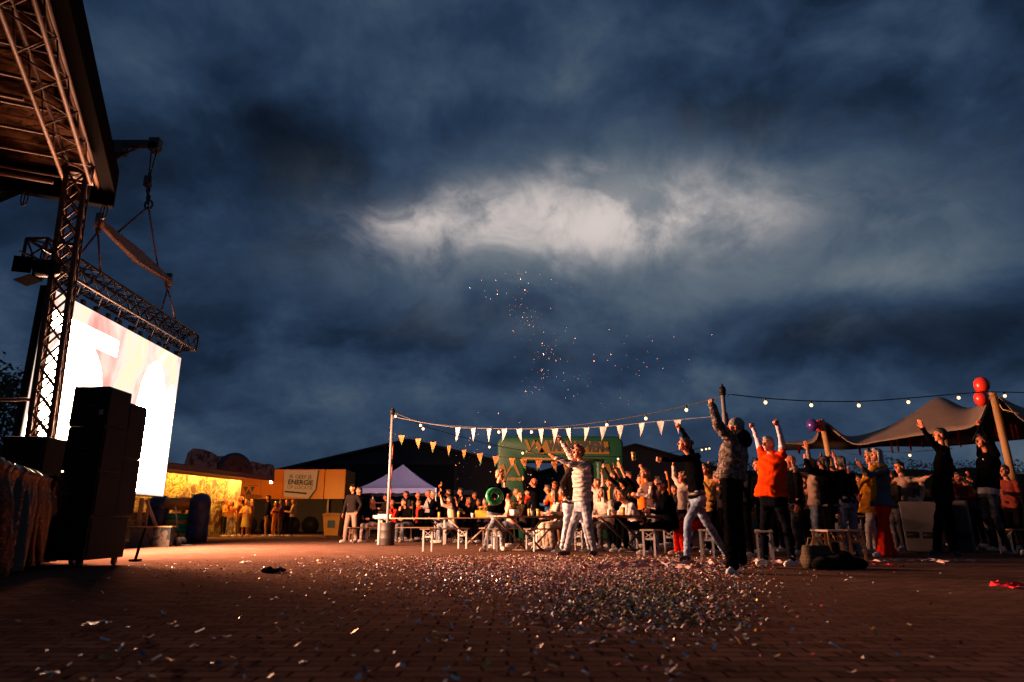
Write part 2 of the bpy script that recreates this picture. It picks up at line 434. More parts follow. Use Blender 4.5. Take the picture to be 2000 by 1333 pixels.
for i in range(nu + 1):
    t = i / nu; a = t * 6.6
    for j in range(nv + 1):
        s = j / nv; z = 1.17 - s * 1.10
        tt = a * 1.0 + .25 * math.sin(a * 2.3) * s
        pl = noise.noise(V((tt * 10.0, s * .35, 1.2))) * .20 + noise.noise(V((tt * 24.0, s * .6, 4.2))) * .08
        amp = (.25 + .9 * min(1, s * 3)) if s > .08 else .35
        zz = z + (noise.noise(V((a * 6, 0, 9))) * .035 if j == 0 else 0)
        corner = max(0, 1 - a / .25)
        off = -(pl * amp) + .02 + (.05 * math.sin(math.pi * min(1, s / .1)) if s < .1 else 0) - corner ** 2 * .12
        p = s0 + AX * a - BX * off; vs.append((p.x, p.y, zz - corner ** 2 * .1 * (1 - s)))
fs = [(i * (nv + 1) + j, (i + 1) * (nv + 1) + j, (i + 1) * (nv + 1) + j + 1, i * (nv + 1) + j + 1) for i in range(nu) for j in range(nv)]
mb = MB(); mb.add(vs, fs); sk = mb.build('stage_skirt', foil(), None, True, origin=s0)
tag(sk, 'crumpled black foil skirt with orange lit pleats hung along the stage edge', 'stage skirt')
mb = MB(); mb.tube([P(-40, 781, 10.6), P(78, 781, 10.6)], .025, 8); mb.tube([P(-30, 781, 10.6), P(-30, 1000, 10.6)], .025, 8)
mb.tube([P(72, 781, 10.6), P(72, 1000, 10.6)], .022, 8); o = mb.build('stage_railing', ALU, None, True); tag(o, 'thin metal handrail at the back of the stage', 'railing')

# ---------------------------------------------------------------- loudspeakers
def cabinet(x0, x1, y0, y1, z0, z1, label, cat='loudspeaker', group=None, castors=False, grille=True, handle=True, slope=0.0):
    c = V(((x0 + x1) / 2, (y0 + y1) / 2, z0))
    r = empty('loudspeaker' if cat == 'loudspeaker' else 'subwoofer', c, label, cat, group)
    mb = MB(); mb.box(((x0 + x1) / 2, (y0 + y1) / 2, (z0 + z1) / 2), (x1 - x0, y1 - y0, z1 - z0)); mb.build('cabinet', BLACK, r, bevel=.015)
    if grille:
        mb = MB(); mb.box((x1 + .008, (y0 + y1) / 2, (z0 + z1) / 2), (.012, (y1 - y0) * .9, (z1 - z0) * .9)); mb.build('grille', BLACKG, r, bevel=.004)
    if handle:
        for yy in (y0,):
            mb = MB(); zc = (z0 + z1) / 2
            for dx in (-.08, .08): mb.box(((x0 + x1) / 2 + dx, yy - .012, zc), (.02, .03, .03))
            mb.tube([((x0 + x1) / 2 - .09, yy - .03, zc), ((x0 + x1) / 2 + .09, yy - .03, zc)], .011, 8)
            mb.build('handle', DARKSTEEL, r, True)
        mb = MB()
        for zz in (z0 + .06, z1 - .06): mb.ball((x0 - .012, y0 + .06, zz), (.022, .03, .03), 8, 6)
        mb.build('corner_guard', DARKSTEEL, r, True)
    if castors:
        for xx in (x0 + .08, x1 - .08):
            for yy in (y0 + .08, y1 - .08):
                mb = MB(); mb.tube([(xx - .02, yy, .05), (xx + .02, yy, .05)], .05, 12); mb.box((xx, yy, .085), (.05, .07, .03)); mb.build('castor', DARKSTEEL, r, True)
    return r
SPG = 'black loudspeakers stacked beside the stage'
cabinet(-6.36, -5.60, 9.34, 10.30, .10, .66, 'black subwoofer on castors carrying the loudspeaker stack', 'subwoofer', SPG, True)
cabinet(-6.13, -5.63, 9.42, 10.0, .662, 1.252, 'lowest black cabinet of the front loudspeaker column', 'loudspeaker', SPG)
cabinet(-6.13, -5.63, 9.42, 10.0, 1.254, 1.862, 'middle black cabinet of the front loudspeaker column', 'loudspeaker', SPG)
cabinet(-6.14, -5.64, 9.42, 10.0, 1.865, 2.43, 'top black cabinet of the front loudspeaker column with a small badge', 'loudspeaker', SPG)
cabinet(-6.13, -5.66, 10.005, 10.52, .665, 1.50, 'lower black cabinet behind the front loudspeaker column', 'loudspeaker', SPG)
cabinet(-6.13, -5.66, 10.005, 10.52, 1.503, 2.30, 'upper black cabinet behind the front loudspeaker column', 'loudspeaker', SPG)
cabinet(-7.05, -6.32, 9.5, 10.6, .10, .78, 'black subwoofer between the foil skirt and the loudspeaker stack', 'subwoofer', SPG, True)
mb = MB(); mb.box((-5.70, 9.40, 2.06), (.05, .01, .07)); o = mb.build('badge', plain('badge', (.3, .2, .15), .5), bpy.data.objects['loudspeaker.002'])
sp = cabinet(-7.35, -6.75, 9.9, 10.4, 1.05, 1.79, 'squat black loudspeaker on the stage in front of the lit screen', 'loudspeaker', None)

# stage lamp with barn doors on the tower
lp = P(92, 525, 10.1)
lamp = empty('stage_lamp', lp, 'black stage lamp with open barn doors clamped to the lattice tower', 'stage lamp')
mb = MB(); mb.tube([lp + V((.12, 0, .0)), lp + V((-.14, -.02, 0))], .14, 16); mb.tube([lp + V((.2, 0, .0)), lp + V((.12, 0, 0))], [.07, .13], 16); mb.build('lamp_body', BLACK, lamp, True)
for k, (o, n, s) in enumerate((((0, 0, .17), (0, 0, 1), -.12), ((0, 0, -.17), (0, 0, -1), .14), ((0, -.16, 0), (0, -1, 0), 0), ((0, .16, 0), (0, 1, 0), 0))):
    c = lp + V((-.26, 0, 0)) + V(o) * 1.15; mb = MB()
    mb.box(c, (.26, .30, .012) if k < 2 else (.26, .012, .26), M.Rotation((.35 if k == 0 else -.35) if k < 2 else 0, 3, 'Y') if k < 2 else M.Rotation(.3 if k == 2 else -.3, 3, 'Z'))
    mb.build('barn_door', MATTE, lamp)
mb = MB(); mb.tube([lp + V((0, -.18, 0)), lp + V((0, -.18, .26)), lp + V((0, .18, .26)), lp + V((0, .18, 0))], .014, 6)
mb.tube([lp + V((0, 0, .26)), lp + V((.1, .05, .46)), lp + V((.3, .15, .46))], .03, 8); mb.build('bracket', DARKSTEEL, lamp, True)

# ================================================================ LED wall and its rigging
def screen_mat():
    m, N, L, b = new_mat('led_screen')
    tc = N.new('ShaderNodeTexCoord'); gen = tc.outputs['Generated']
    sep = N.new('ShaderNodeSeparateXYZ'); L.new(gen, sep.inputs[0]); u = sep.outputs[1]; w = sep.outputs[2]     # y: near -> far, z: up
    mp = N.new('ShaderNodeMapping'); mp.inputs['Scale'].default_value = (1, 1.5, .75); L.new(gen, mp.inputs[0])
    n1 = noisen(N, L, mp.outputs[0], 3.2, 3, .5, .8); n2 = noisen(N, L, mp.outputs[0], 5.0, 4, .55, .6)
    b.inputs['Base Color'].default_value = (.02, .02, .02, 1); b.inputs['Roughness'].default_value = .4
    def band(v, a, bb, e=.03):
        return mathn(N, L, 'MULTIPLY', mapr(N, L, v, a - e, a + e), mapr(N, L, v, bb + e, bb - e))
    # picture of blown out figures on a pinkish ground
    def figure(cx, cz, rx, rz):
        a = mathn(N, L, 'DIVIDE', mathn(N, L, 'SUBTRACT', u, cx), rx); c = mathn(N, L, 'DIVIDE', mathn(N, L, 'SUBTRACT', w, cz), rz)
        q = mathn(N, L, 'ADD', mathn(N, L, 'MULTIPLY', a, a), mathn(N, L, 'MULTIPLY', c, c))
        q = mathn(N, L, 'ADD', q, mathn(N, L, 'MULTIPLY', mathn(N, L, 'SUBTRACT', n2, .5), .5))
        return mapr(N, L, q, 1.45, .6)
    f1 = figure(.22, .32, .19, .52); f2 = figure(.78, .36, .13, .50); f3 = figure(.95, .3, .09, .45)
    bar = mathn(N, L, 'MULTIPLY', band(u, .04, .46, .006), band(w, .80, .90, .008))
    low = mapr(N, L, w, .45, .22)
    white = mathn(N, L, 'MAXIMUM', mathn(N, L, 'MAXIMUM', f1, f2), mathn(N, L, 'MAXIMUM', f3, bar))
    white = mathn(N, L, 'MAXIMUM', white, mathn(N, L, 'MULTIPLY', low, .9))
    tint = ramp(N, [(.30, (1.0, .22, .18)), (.42, (1.1, .62, .5)), (.52, (1.2, .95, .8)), (.62, (1.15, .98, .55)), (.72, (1.3, 1.1, 1.0))]); L.new(n1, tint.inputs[0])
    bgc = mixc(N, L, .25, tint.outputs[0], (1.1, .88, .78))
    warm = (1.0, .49, .28)
    ed = lambda v, w_: mathn(N, L, 'MULTIPLY', mapr(N, L, v, w_ * .5, w_, smooth=False), mapr(N, L, v, 1 - w_ * .5, 1 - w_, smooth=False))
    white = mathn(N, L, 'MULTIPLY', white, mathn(N, L, 'MULTIPLY', ed(u, .014), ed(w, .020)))
    col = mixc(N, L, mapr(N, L, white, .1, .9), bgc, tuple(x * 1.0 for x in warm))
    st = mapr(N, L, white, .25, .95, 1.0, 215.0)
    L.new(col, b.inputs['Emission Color']); L.new(st, b.inputs['Emission Strength'])
    return m
E_BR = P(318, 970, 18.3); E_TR = P(355, 700, 18.3); ZB, ZT = E_BR.z, E_TR.z
YN = (ZT - HC) / ray(95, 560).z; E_TL = P(95, 560, YN)
XN, XF, YF = E_TL.x, (E_BR.x + E_TR.x) / 2, 18.3
led = empty('led_screen', ((XN + XF) / 2, (YN + YF) / 2, ZB), 'huge glaring white video screen hung beside the stage', 'video screen')
mb = MB(); a, b_ = V((XN, YN, 0)), V((XF, YF, 0)); nrm = V((1, 0, 0))
mb.add([a + V((0, 0, ZB)), b_ + V((0, 0, ZB)), b_ + V((0, 0, ZT)), a + V((0, 0, ZT))], [(0, 1, 2, 3)])
mb.build('display', screen_mat(), led, origin=(XN, YN, ZB), fix=False)
mb = MB(); mb.prism([(0, ZB - .02), (1, ZB - .02), (1, ZT + .02), (0, ZT + .02)], a + V((-.15, -.02, 0)), (b_ - a) + V((0, .04, 0)), V((0, 0, 1)), V((1, 0, 0)), .143); mb.build('housing', BLACK, led)
for i in range(12):
    p = lerp(a, b_, (i + .5) / 12); mb = MB(); mb.box(p + V((-.05, 0, ZT + .07)), (.06, .10, .14)); mb.build('hanging_bracket', DARKSTEEL, led)
rt_a = P(140, 512, 12.2); zt = ZT + .56
ra, rb = V((XN - .02, YN - .5, zt)), V((XF - .02, YF + .45, zt))
rig = empty('rigging_truss', (ra + rb) / 2, 'dark box truss hanging above the video screen', 'rigging truss')
box_truss('rigging_truss', ra, rb, V((.2, 0, 0)), V((0, 0, .22)), 15, DARKSTEEL, rig, .03, .018, cross=True)
for i in range(8):
    p = lerp(ra, rb, (i + .8) / 8.6); mb = MB()
    mb.tube([p + V((.2, -.2, -.22)), p + V((0, 0, -.46)), p + V((.2, .2, -.22))], .016, 6); mb.ball(p + V((0, 0, -.46)), (.05, .05, .06), 8, 6); mb.build('hanger', DARKSTEEL, rig, True)
sa, sb = P(195, 432, 13.3), P(330, 547, 16.9)
spr = empty('spreader_beam', (sa + sb) / 2, 'rusty spreader beam slung from the crane hook above the rigging truss', 'spreader beam')
mb = MB(); dm = (sb - sa); rings = []
for t, ww in ((0, .05), (.08, .05), (.2, .09), (.5, .15), (.8, .09), (.92, .05), (1, .05)):
    c = sa + dm * t - V((0, 0, ww * .4)); rings.append([c + V((.07, 0, ww)), c + V((-.07, 0, ww)), c + V((-.07, 0, -ww)), c + V((.07, 0, -ww))])
mb.rings(rings); mb.build('beam', RUST, spr)
for e in (sa, sb):
    mb = MB(); mb.box(e, (.14, .1, .34)); mb.ball(e + V((0, 0, -.2)), (.06, .06, .1), 8, 6); mb.build('end_shackle', RUST, spr, True)
hook = P(290, 404, 15.0)
mb = MB()
tl, tr = lerp(sa, sb, .22), lerp(sa, sb, .8)
sl = empty('lifting_sling', hook, 'four orange and dark slings carrying the screen truss from the hook', 'sling')
for p, q in ((hook, tl + V((0, 0, .1))), (hook, tr + V((0, 0, .1)))):
    mb = MB(); mb.tube([p, q], .022, 6); mb.build('sling_rope', RUST, sl, True)
for e in (sa, sb):
    for dy in (-.42, .42):
        for dx in (.2,):
            mb = MB(); q = V((lerp(ra, rb, (e.y + dy - ra.y) / (rb.y - ra.y)).x + .2, e.y + dy, zt + .22)); mb.tube([e + V((0, 0, -.25)), q], .022, 6); mb.build('sling_rope', RUST, sl, True)
# crane: boom from the left behind the stage roof, jib with hook block
tip = P(302, 283, 15.0)
crane = empty('crane_boom', (tip.x - 6, tip.y + 2, 0), 'dark crane boom with a jib reaching out from behind the stage roof', 'crane')
jb = P(205, 288, 15.0)
mb = MB(); mb.box((tip + jb) / 2 + V((0, 0, .05)), ((tip - jb).length + .1, .16, .14)); mb.tube([jb + V((0, 0, -.5)), tip + V((-.35, 0, -.05))], .035, 6)
mb.tube([jb + V((.1, 0, -.25)), tip + V((-.6, 0, 0))], .03, 6)
for q in (.25, .5, .75): mb.tube([lerp(jb, tip, q), lerp(jb + V((0, 0, -.5)), tip + V((-.35, 0, -.05)), q + .1)], .02, 6)
mb.box(lerp(jb, tip, .22) + V((0, 0, -.06)), (.5, .22, .3)); mb.build('jib', DARKSTEEL, crane)
mb = MB(); mb.box(tip + V((.02, 0, 0)), (.26, .2, .3)); mb.tube([tip + V((0, -.1, -.08)), tip + V((0, .1, -.08))], .13, 14); mb.build('sheave', DARKSTEEL, crane, bevel=.01)
root_p = P(-330, 520, 19.0); elbow = jb + V((-.3, 0, -.2))
mb = MB(); d_ = (elbow - root_p).normalized(); mb.tube([root_p, lerp(root_p, elbow, .5)], .30, 4); mb.tube([lerp(root_p, elbow, .42), elbow], .2, 4); mb.tube([V((root_p.x, root_p.y, 1.5)), root_p], .34, 4)
GREENP = plain('green_paint', (.02, .07, .025), .5)
mb.build('boom', GREENP, crane)
mb = MB(); mb.box((root_p.x, root_p.y, 1.1), (1.9, 4.2, 1.4)); mb.build('carriage', GREENP, crane, bevel=.08)
for sx in (-1, 1):
    for sy in (-1.4, 1.4):
        mb = MB(); c = V((root_p.x + sx * 1.0, root_p.y + sy, .55)); mb.tube([c + V((-.2, 0, 0)), c + V((.2, 0, 0))], .55, 20); mb.build('wheel', BLACK, crane, True)
ch = empty('hook_block', hook, 'heavy hook block on a chain below the jib tip', 'crane hook')
mb = MB(); pts = [tip + V((-.05, 0, -.2)), tip + V((-.02, 0, -.9))]; mb.tube(pts, .018, 6); mb.tube([tip + V((.08, 0, -.2)), tip + V((.0, 0, -.9))], .018, 6)
mb.build('hoist_rope', DARKSTEEL, ch, True)
mb = MB(); c = tip + V((-.02, 0, -1.0)); mb.box(c, (.16, .12, .26)); 
cl = [c + (hook - c) * t for t in (0.2, .35, .5, .65, .8)]
for i, p in enumerate(cl): mb.ball(p, (.06, .03, .10) if i % 2 else (.03, .06, .10), 8, 6)
mb.build('chain', DARKSTEEL, ch, True)
mb = MB(); mb.tube([hook + V((math.sin(t) * .09, 0, .05 + math.cos(t) * .11)) for t in (i * math.pi / 8 for i in range(17))], .025, 8); mb.build('hook', DARKSTEEL, ch, True)

# screen prop, decorated box and sack truck under the screen
PALEWOOD = plain('pale_wood', (.34, .20, .09), .7, bump=.3)
foot = V((P(268, 1034, 18.7).x, 18.7, 0))
prop = empty('screen_prop', foot, 'pale timber prop with a diagonal brace under the far screen corner', 'prop')
ptop = P(280, 968, 18.6); ptop.z = ZB - .03
mb = MB(); mb.box((ptop + foot) / 2, (.09, .09, ptop.z)); mb.box((ptop + foot) / 2 + V((.16, .05, 0)), (.05, .05, ptop.z)); mb.build('post', PALEWOOD, prop, bevel=.005)
mb = MB(); q = P(312, 1034, 18.6); mb.tube([ptop + V((.1, 0, -.05)), V((q.x, 18.55, .35))], .045, 4); mb.build('brace', PALEWOOD, prop)
def graffiti():
    m, N, L, b = new_mat('painted_board')
    tc = N.new('ShaderNodeTexCoord'); o = tc.outputs['Object']
    f = noisen(N, L, o, 3.2, 3, .5, 1.6); f2 = noisen(N, L, o, 20, 4)
    c = mixc(N, L, mapr(N, L, f, .50, .54), (.10, .075, .055), (.006, .014, .02))
    c = mixc(N, L, mapr(N, L, f2, .5, .7, 0, .5), c, (.07, .065, .05)); L.new(c, b.inputs['Base Color']); b.inputs['Roughness'].default_value = .7
    return m
bx0, bx1 = GX(258, 18.2).x, GX(336, 18.2).x
bx = empty('painted_box', ((bx0 + bx1) / 2, 18.4, 0), 'low beige box painted with dark blue shapes under the screen corner', 'box')
mb = MB(); mb.box(((bx0 + bx1) / 2, 18.3, .24), (bx1 - bx0, .24, .48)); mb.build('box_body', graffiti(), bx, bevel=.01, origin=((bx0 + bx1) / 2, 18.3, .24))
mb = MB(); mb.box(((bx0 + bx1) / 2, 18.3, .496), (bx1 - bx0 + .04, .28, .03)); mb.build('lid', PALEWOOD, bx)
tk = GX(348, 18.6)
tr_ = empty('sack_truck', tk, 'small black sack truck leaning at the painted box', 'sack truck')
mb = MB(); mb.tube([tk + V((.08, 0, .12)), tk + V((-.12, 0, 1.0))], .02, 8); mb.tube([tk + V((-.12, -.02, 1.0)), tk + V((-.14, .1, 1.02))], .02, 8); mb.build('frame', MATTE, tr_, True)
for dy in (-.05, .15):
    mb = MB(); mb.tube([tk + V((.08, dy - .03, .12)), tk + V((.08, dy + .03, .12))], .12, 14); mb.build('wheel', BLACK, tr_, True)
mb = MB(); mb.box(tk + V((.25, .05, .03)), (.4, .24, .02)); mb.build('toe_plate', DARKSTEEL, tr_)
st = G(264, 1097)
sd = empty('black_stand', st, 'slim black stand on the ground beside the loudspeaker stack', 'stand')
mb = MB(); mb.tube([st + V((0, 0, .02)), st + V((.03, .1, .50))], .022, 8); mb.build('pole', MATTE, sd, True)
mb = MB(); mb.box(st + V((0, 0, .02)), (.12, .16, .03)); mb.build('foot_plate', MATTE, sd)
# ================================================================ inflatable play pool, food stall, trailer
def vinyl(name, col, rough=.42): return plain(name, col, rough, bump=.25, bscale=3.5)
VBLUE = vinyl('blue_vinyl', (.030, .026, .060)); VOR = vinyl('orange_vinyl', (.88, .30, .02)); VGR = vinyl('green_vinyl', (.025, .34, .10))
YI = 22.5
xi0, xi1 = GX(283, YI).x, GX(404, YI).x
infl = empty('inflatable_castle', ((xi0 + xi1) / 2, YI + .8, 0), 'low inflatable castle with dark blue corner posts and green and orange stripes', 'inflatable')
def fat_post(x, y, r, hgt):
    mb = MB(); rg = []
    prof = [(0, .86), (.04, .98), (.16, 1.0), (.31, .97), (.33, .93), (.35, .97), (.5, 1.02), (.64, .98), (.66, .94), (.68, .98), (.82, 1.0), (.92, .86), (.97, .6), (1.0, .15)]
    for t, k in prof:
        rg.append([V((x + math.cos(q) * r * k, y + math.sin(q) * r * k, t * hgt)) for q in (2 * math.pi * j / 20 for j in range(20))])
    mb.rings(rg); return mb.build('corner_post', VBLUE, infl, True)
xr = GX(387, YI + .33).x
fat_post(xr, YI + .33, .33, 1.54); fat_post(GX(296, YI).x, YI + .36, .34, 1.48)
fat_post(GX(300, YI + 2).x, YI + 2.2, .33, 1.4)
x0, x1 = GX(298, YI).x, xr - .2
mb = MB(); mb.tube([(x0, YI + .33, 1.20), (x1, YI + .33, 1.20)], .20, 16); mb.build('top_roll', VOR, infl, True)
for i in range(6):
    z = .07 + i * .14; mb = MB()
    mb.tube([(x0, YI + .35, z), (x1, YI + .35, z)], [.105, .105], 12)
    mb.build('wall_roll', VGR if i in (0, 2, 3, 5) else VOR, infl, True)

# food stall whose front looks along the row towards the yard
Fn = P(322, 908, 27.0); Ff = P(536, 935, 35.4); zF = 2.82
Fn = V((Fn.x, 27.0, zF)); Ff = V((Ff.x, 35.4, zF)); e1 = (Ff - Fn).normalized(); nf = V((e1.y, -e1.x, 0))
fs_o = (Fn + Ff) / 2 - nf * 1.2; fs_o.z = 0
stall = empty('food_stall', fs_o, 'brightly lit yellow food stall with painted scenery and a sign board on its awning', 'food stall')
def leafy():
    m, N, L, b = new_mat('painted_leaves')
    tc = N.new('ShaderNodeTexCoord'); o = tc.outputs['Object']
    vo = N.new('ShaderNodeTexVoronoi'); vo.inputs['Scale'].default_value = 4.5; vo.feature = 'DISTANCE_TO_EDGE'
    wn = N.new('ShaderNodeVectorMath'); wn.operation = 'ADD'; nn = N.new('ShaderNodeTexNoise'); nn.inputs['Scale'].default_value = 5; L.new(o, nn.inputs['Vector'])
    L.new(o, wn.inputs[0]); L.new(nn.outputs['Color'], wn.inputs[1]); L.new(wn.outputs[0], vo.inputs['Vector'])
    f = noisen(N, L, o, 1.5, 6, .65, .8)
    c = mixc(N, L, mapr(N, L, vo.outputs['Distance'], .02, .20), (.05, .018, .003), (.34, .29, .07))
    c = mixc(N, L, mapr(N, L, f, .51, .56), c, (.05, .012, .004))
    c = mixc(N, L, mapr(N, L, noisen(N, L, o, .7, 3), .5, .65), c, (.40, .36, .17)); L.new(c, b.inputs['Base Color']); b.inputs['Roughness'].default_value = .6
    return m
def along(t, out, z): return Fn + e1 * t + nf * out + V((0, 0, z - zF))
LF = (Ff - Fn).length
mb = MB(); mb.prism([(-1.5, 0), (7.2, 0), (7.2, 2.62), (-1.5, 2.62)], along(0, -1.0, 0), e1, UZ, -nf, 2.2); mb.build('painted_front', leafy(), stall, origin=along(0, -1, 0))
mb = MB(); mb.prism([(-1.6, 0), (LF, 0), (LF, .10), (-1.6, .10)], along(0, 0, zF), e1, UZ, -nf, 3.3); mb.build('awning', plain('awning', (.30, .12, .07), .6), stall)
mb = MB(); mb.box((along(2, -.9, 0) + V((0, 0, 1.02))), (.5, 5.2, .06), M.Rotation(math.atan2(-e1.x, e1.y), 3, 'Z')); mb.build('counter', PALEWOOD, stall)
LAMP = emis('stall_lamp', (1.0, .46, .08), 210)
for t in (-.6, 1.15, 2.9, 4.65, 6.4):
    mb = MB(); mb.tube([along(t, -.35, zF - .03), along(t + 1.7, -.35, zF - .03)], .035, 8); mb.build('tube_lamp', LAMP, stall, True)
mb = MB(); mb.prism([(-1.6, -.16), (LF, -.16), (LF, -.002), (-1.6, -.002)], along(0, .002, zF), e1, UZ, -nf, .03); mb.build('awning_lip', plain('awning', (.30, .12, .07), .6), stall)  # lip added to keep the glaring tube lamps behind it out of view
LAMP2 = emis('stall_flood_lamp', (1.0, .40, .06), 9500)
mb = MB(); mb.box(along(LF - .1, -.10, zF - .22), (.075, .075, .065)); mb.build('flood_lamp', LAMP2, stall)
mb = MB(); mb.box(along(LF - .1, -.10, zF - .08), (.05, .05, .15)); mb.build('lamp_bracket', BLACK, stall)
def board_mat(name, c1, c2, s):
    m, N, L, b = new_mat(name); tc = N.new('ShaderNodeTexCoord'); o = tc.outputs['Object']
    f = noisen(N, L, o, s, 5, .6, 1.0); L.new(mixc(N, L, mapr(N, L, f, .48, .58), c1, c2), b.inputs['Base Color']); b.inputs['Roughness'].default_value = .75; return m
t_of = lambda px: (lambda r: (Fn.x - r * Fn.y) / (r * e1.y - e1.x))(ray(px, 915).x)
prof = [(0, .05), (.02, .55), (.06, .75), (.14, .78), (.24, .72), (.30, .60), (.38, .66), (.46, .60), (.56, .42), (.62, .50), (.70, .62), (.78, .60), (.84, .55), (.90, .62), (.97, .62), (1.0, .45), (1.0, .05)]
ta, tb = t_of(362), LF
mb = MB(); mb.prism([(ta + (tb - ta) * u, zF + .04 + z) for u, z in prof], V((0, 0, 0)) + along(0, -.02, 0), e1, UZ, -nf, .05)
mb.build('sign_board', board_mat('sign_scenery', (.30, .22, .19), (.06, .035, .03), 3.2), stall, origin=along(ta, 0, zF))
tc0, tc1 = t_of(424), t_of(494); tm = (tc0 + tc1) / 2; rr = (tc1 - tc0) / 2
for dep, k, mat_, nm in ((.03, 1.0, plain('sign_blue', (.03, .04, .10), .6), 'sign_arch'), (.06, .87, board_mat('sign_brown', (.16, .06, .03), (.05, .02, .015), 4.0), 'sign_face')):
    pl = [(tm + rr * k * math.cos(q), zF + .06 + .86 * k * math.sin(q)) for q in (math.pi * i / 20 for i in range(21))]
    mb = MB(); mb.prism(pl, along(0, dep, 0), e1, UZ, -nf, .03); mb.build(nm, mat_, stall, origin=along(tm, dep, zF))

YT = 42.0
tx0, tx1 = P(440, 940, YT).x, P(675, 940, YT).x
zt1, zt0 = P(600, 917, YT).z, P(600, 975, YT).z
trl = empty('yellow_trailer', ((tx0 + tx1) / 2, YT + 1.2, 0), 'long yellow trailer with a pale slogan panel and dark skirt', 'trailer')
YEL = plain('yellow_paint', (.80, .235, .006), .38, bump=.08, bscale=8, var=.08)
seams = [tx0] + [P(px, 940, YT).x for px in (468, 510, 553, 595, 634)] + [tx1]
for i in range(len(seams) - 1):
    mb = MB(); a, b_ = seams[i] + .012, seams[i + 1] - .012
    mb.box(((a + b_) / 2, YT + .05, (zt0 + zt1) / 2), (b_ - a, .10, zt1 - zt0)); mb.build('side_panel', YEL, trl, bevel=.015)
mb = MB(); mb.box(((tx0 + tx1) / 2, YT + 1.35, (zt0 + zt1) / 2), (tx1 - tx0 - .02, 2.4, zt1 - zt0 - .04)); mb.build('body', YEL, trl)
mb = MB(); mb.box(((tx0 + tx1) / 2, YT + 1.35, zt0 / 2 + .06), (tx1 - tx0 - .3, 2.2, zt0 - .14)); mb.build('skirt_panel', plain('dark_skirt', (.016, .012, .012), .7), trl)
for px in (640,):
    mb = MB(); x = P(px, 1000, YT).x; mb.box((x, YT - .02, zt0 / 2), (.10, .1, zt0)); mb.build('support_leg', plain('grey_metal', (.2, .17, .15), .5, .4), trl)
for x in (tx0 + 1.6, tx0 + 2.8, tx1 - 2.0, tx1 - 3.1):
    mb = MB(); mb.tube([(x, YT + .1, .5), (x, YT + .4, .5)], .5, 18); mb.build('wheel', BLACK, trl, True)
bx_ = lambda px, py: P(px, py, YT - .03)
pts = [bx_(555, 919), bx_(621, 919), bx_(616, 956), bx_(604, 974), bx_(555, 970)]
mb = MB(); mb.prism([(p.x, p.z) for p in pts], (0, YT - .03, 0), (1, 0, 0), (0, 0, 1), (0, 1, 0), .02); mb.build('slogan_panel', plain('pale_panel', (.66, .58, .56), .5, var=.05), trl)
edge = [bx_(621, 919), bx_(624, 919), bx_(618.5, 957.5), bx_(605, 976), bx_(602, 974), bx_(616, 956)]
mb = MB(); mb.prism([(p.x, p.z) for p in edge], (0, YT - .034, 0), (1, 0, 0), (0, 0, 1), (0, 1, 0), .02); mb.build('panel_edge', plain('dark_green', (.02, .06, .04), .5), trl)
INK = plain('dark_ink', (.025, .03, .025), .6)
tilt = V((1, 0, -.045)); upv = V((.03, 0, 1))
for tx, px, py, s_, bo in (('IK GEEF JE', 587, 932, .32, 0), ('ENERGIE', 587, 943, .40, .012), ('OP LOCATIE', 586, 953, .28, -.003)):
    o = text_mesh('slogan_lettering', tx, s_, INK, P(px, py, YT - .04), tilt, upv, trl, .004, bo, sx=.98)
mb = MB(); p, q = bx_(556, 962), bx_(599, 966); mb.prism([(p.x, p.z), (q.x, q.z), (q.x, q.z + .10), (p.x, p.z + .10)], (0, YT - .04, 0), (1, 0, 0), (0, 0, 1), (0, 1, 0), .012); mb.build('underline', INK, trl)
def emblem(parent, ex, ez, w, hgt, y, mat, tn='emblem', flip=1):
    for tri in (((0, 1), (.42, 1), (.21, .25)), ((.58, 1), (1, 1), (.79, .25)), ((.22, 0), (.78, 0), (.5, .72))):
        mb = MB(); mb.prism([(ex + a * w, ez + b_ * hgt) for a, b_ in tri], (0, y, 0), (1, 0, 0), (0, 0, 1), (0, 1, 0), .012); mb.build(tn, mat, parent)
OLIVE = plain('olive_ink', (.10, .085, .03), .6)
p = bx_(474, 966); q = bx_(498, 951); emblem(trl, p.x, p.z, q.x - p.x, q.z - p.z, YT - .02, OLIVE)
text_mesh('emblem_lettering', 'VAN WERVEN', .24, OLIVE, P(487, 970.5, YT - .02), (1, 0, 0), (0, 0, 1), trl, .004, .006)
for (a, b_, c, d) in ((484, 948.5, 503, 949.6), (472, 966.5, 502, 967.4), (472, 973.6, 502, 974.4)):
    p, q = bx_(a, d), bx_(c, b_); mb = MB(); mb.box(((p.x + q.x) / 2, YT - .01, (p.z + q.z) / 2), (q.x - p.x, .012, q.z - p.z)); mb.build('emblem_bar', OLIVE, trl)

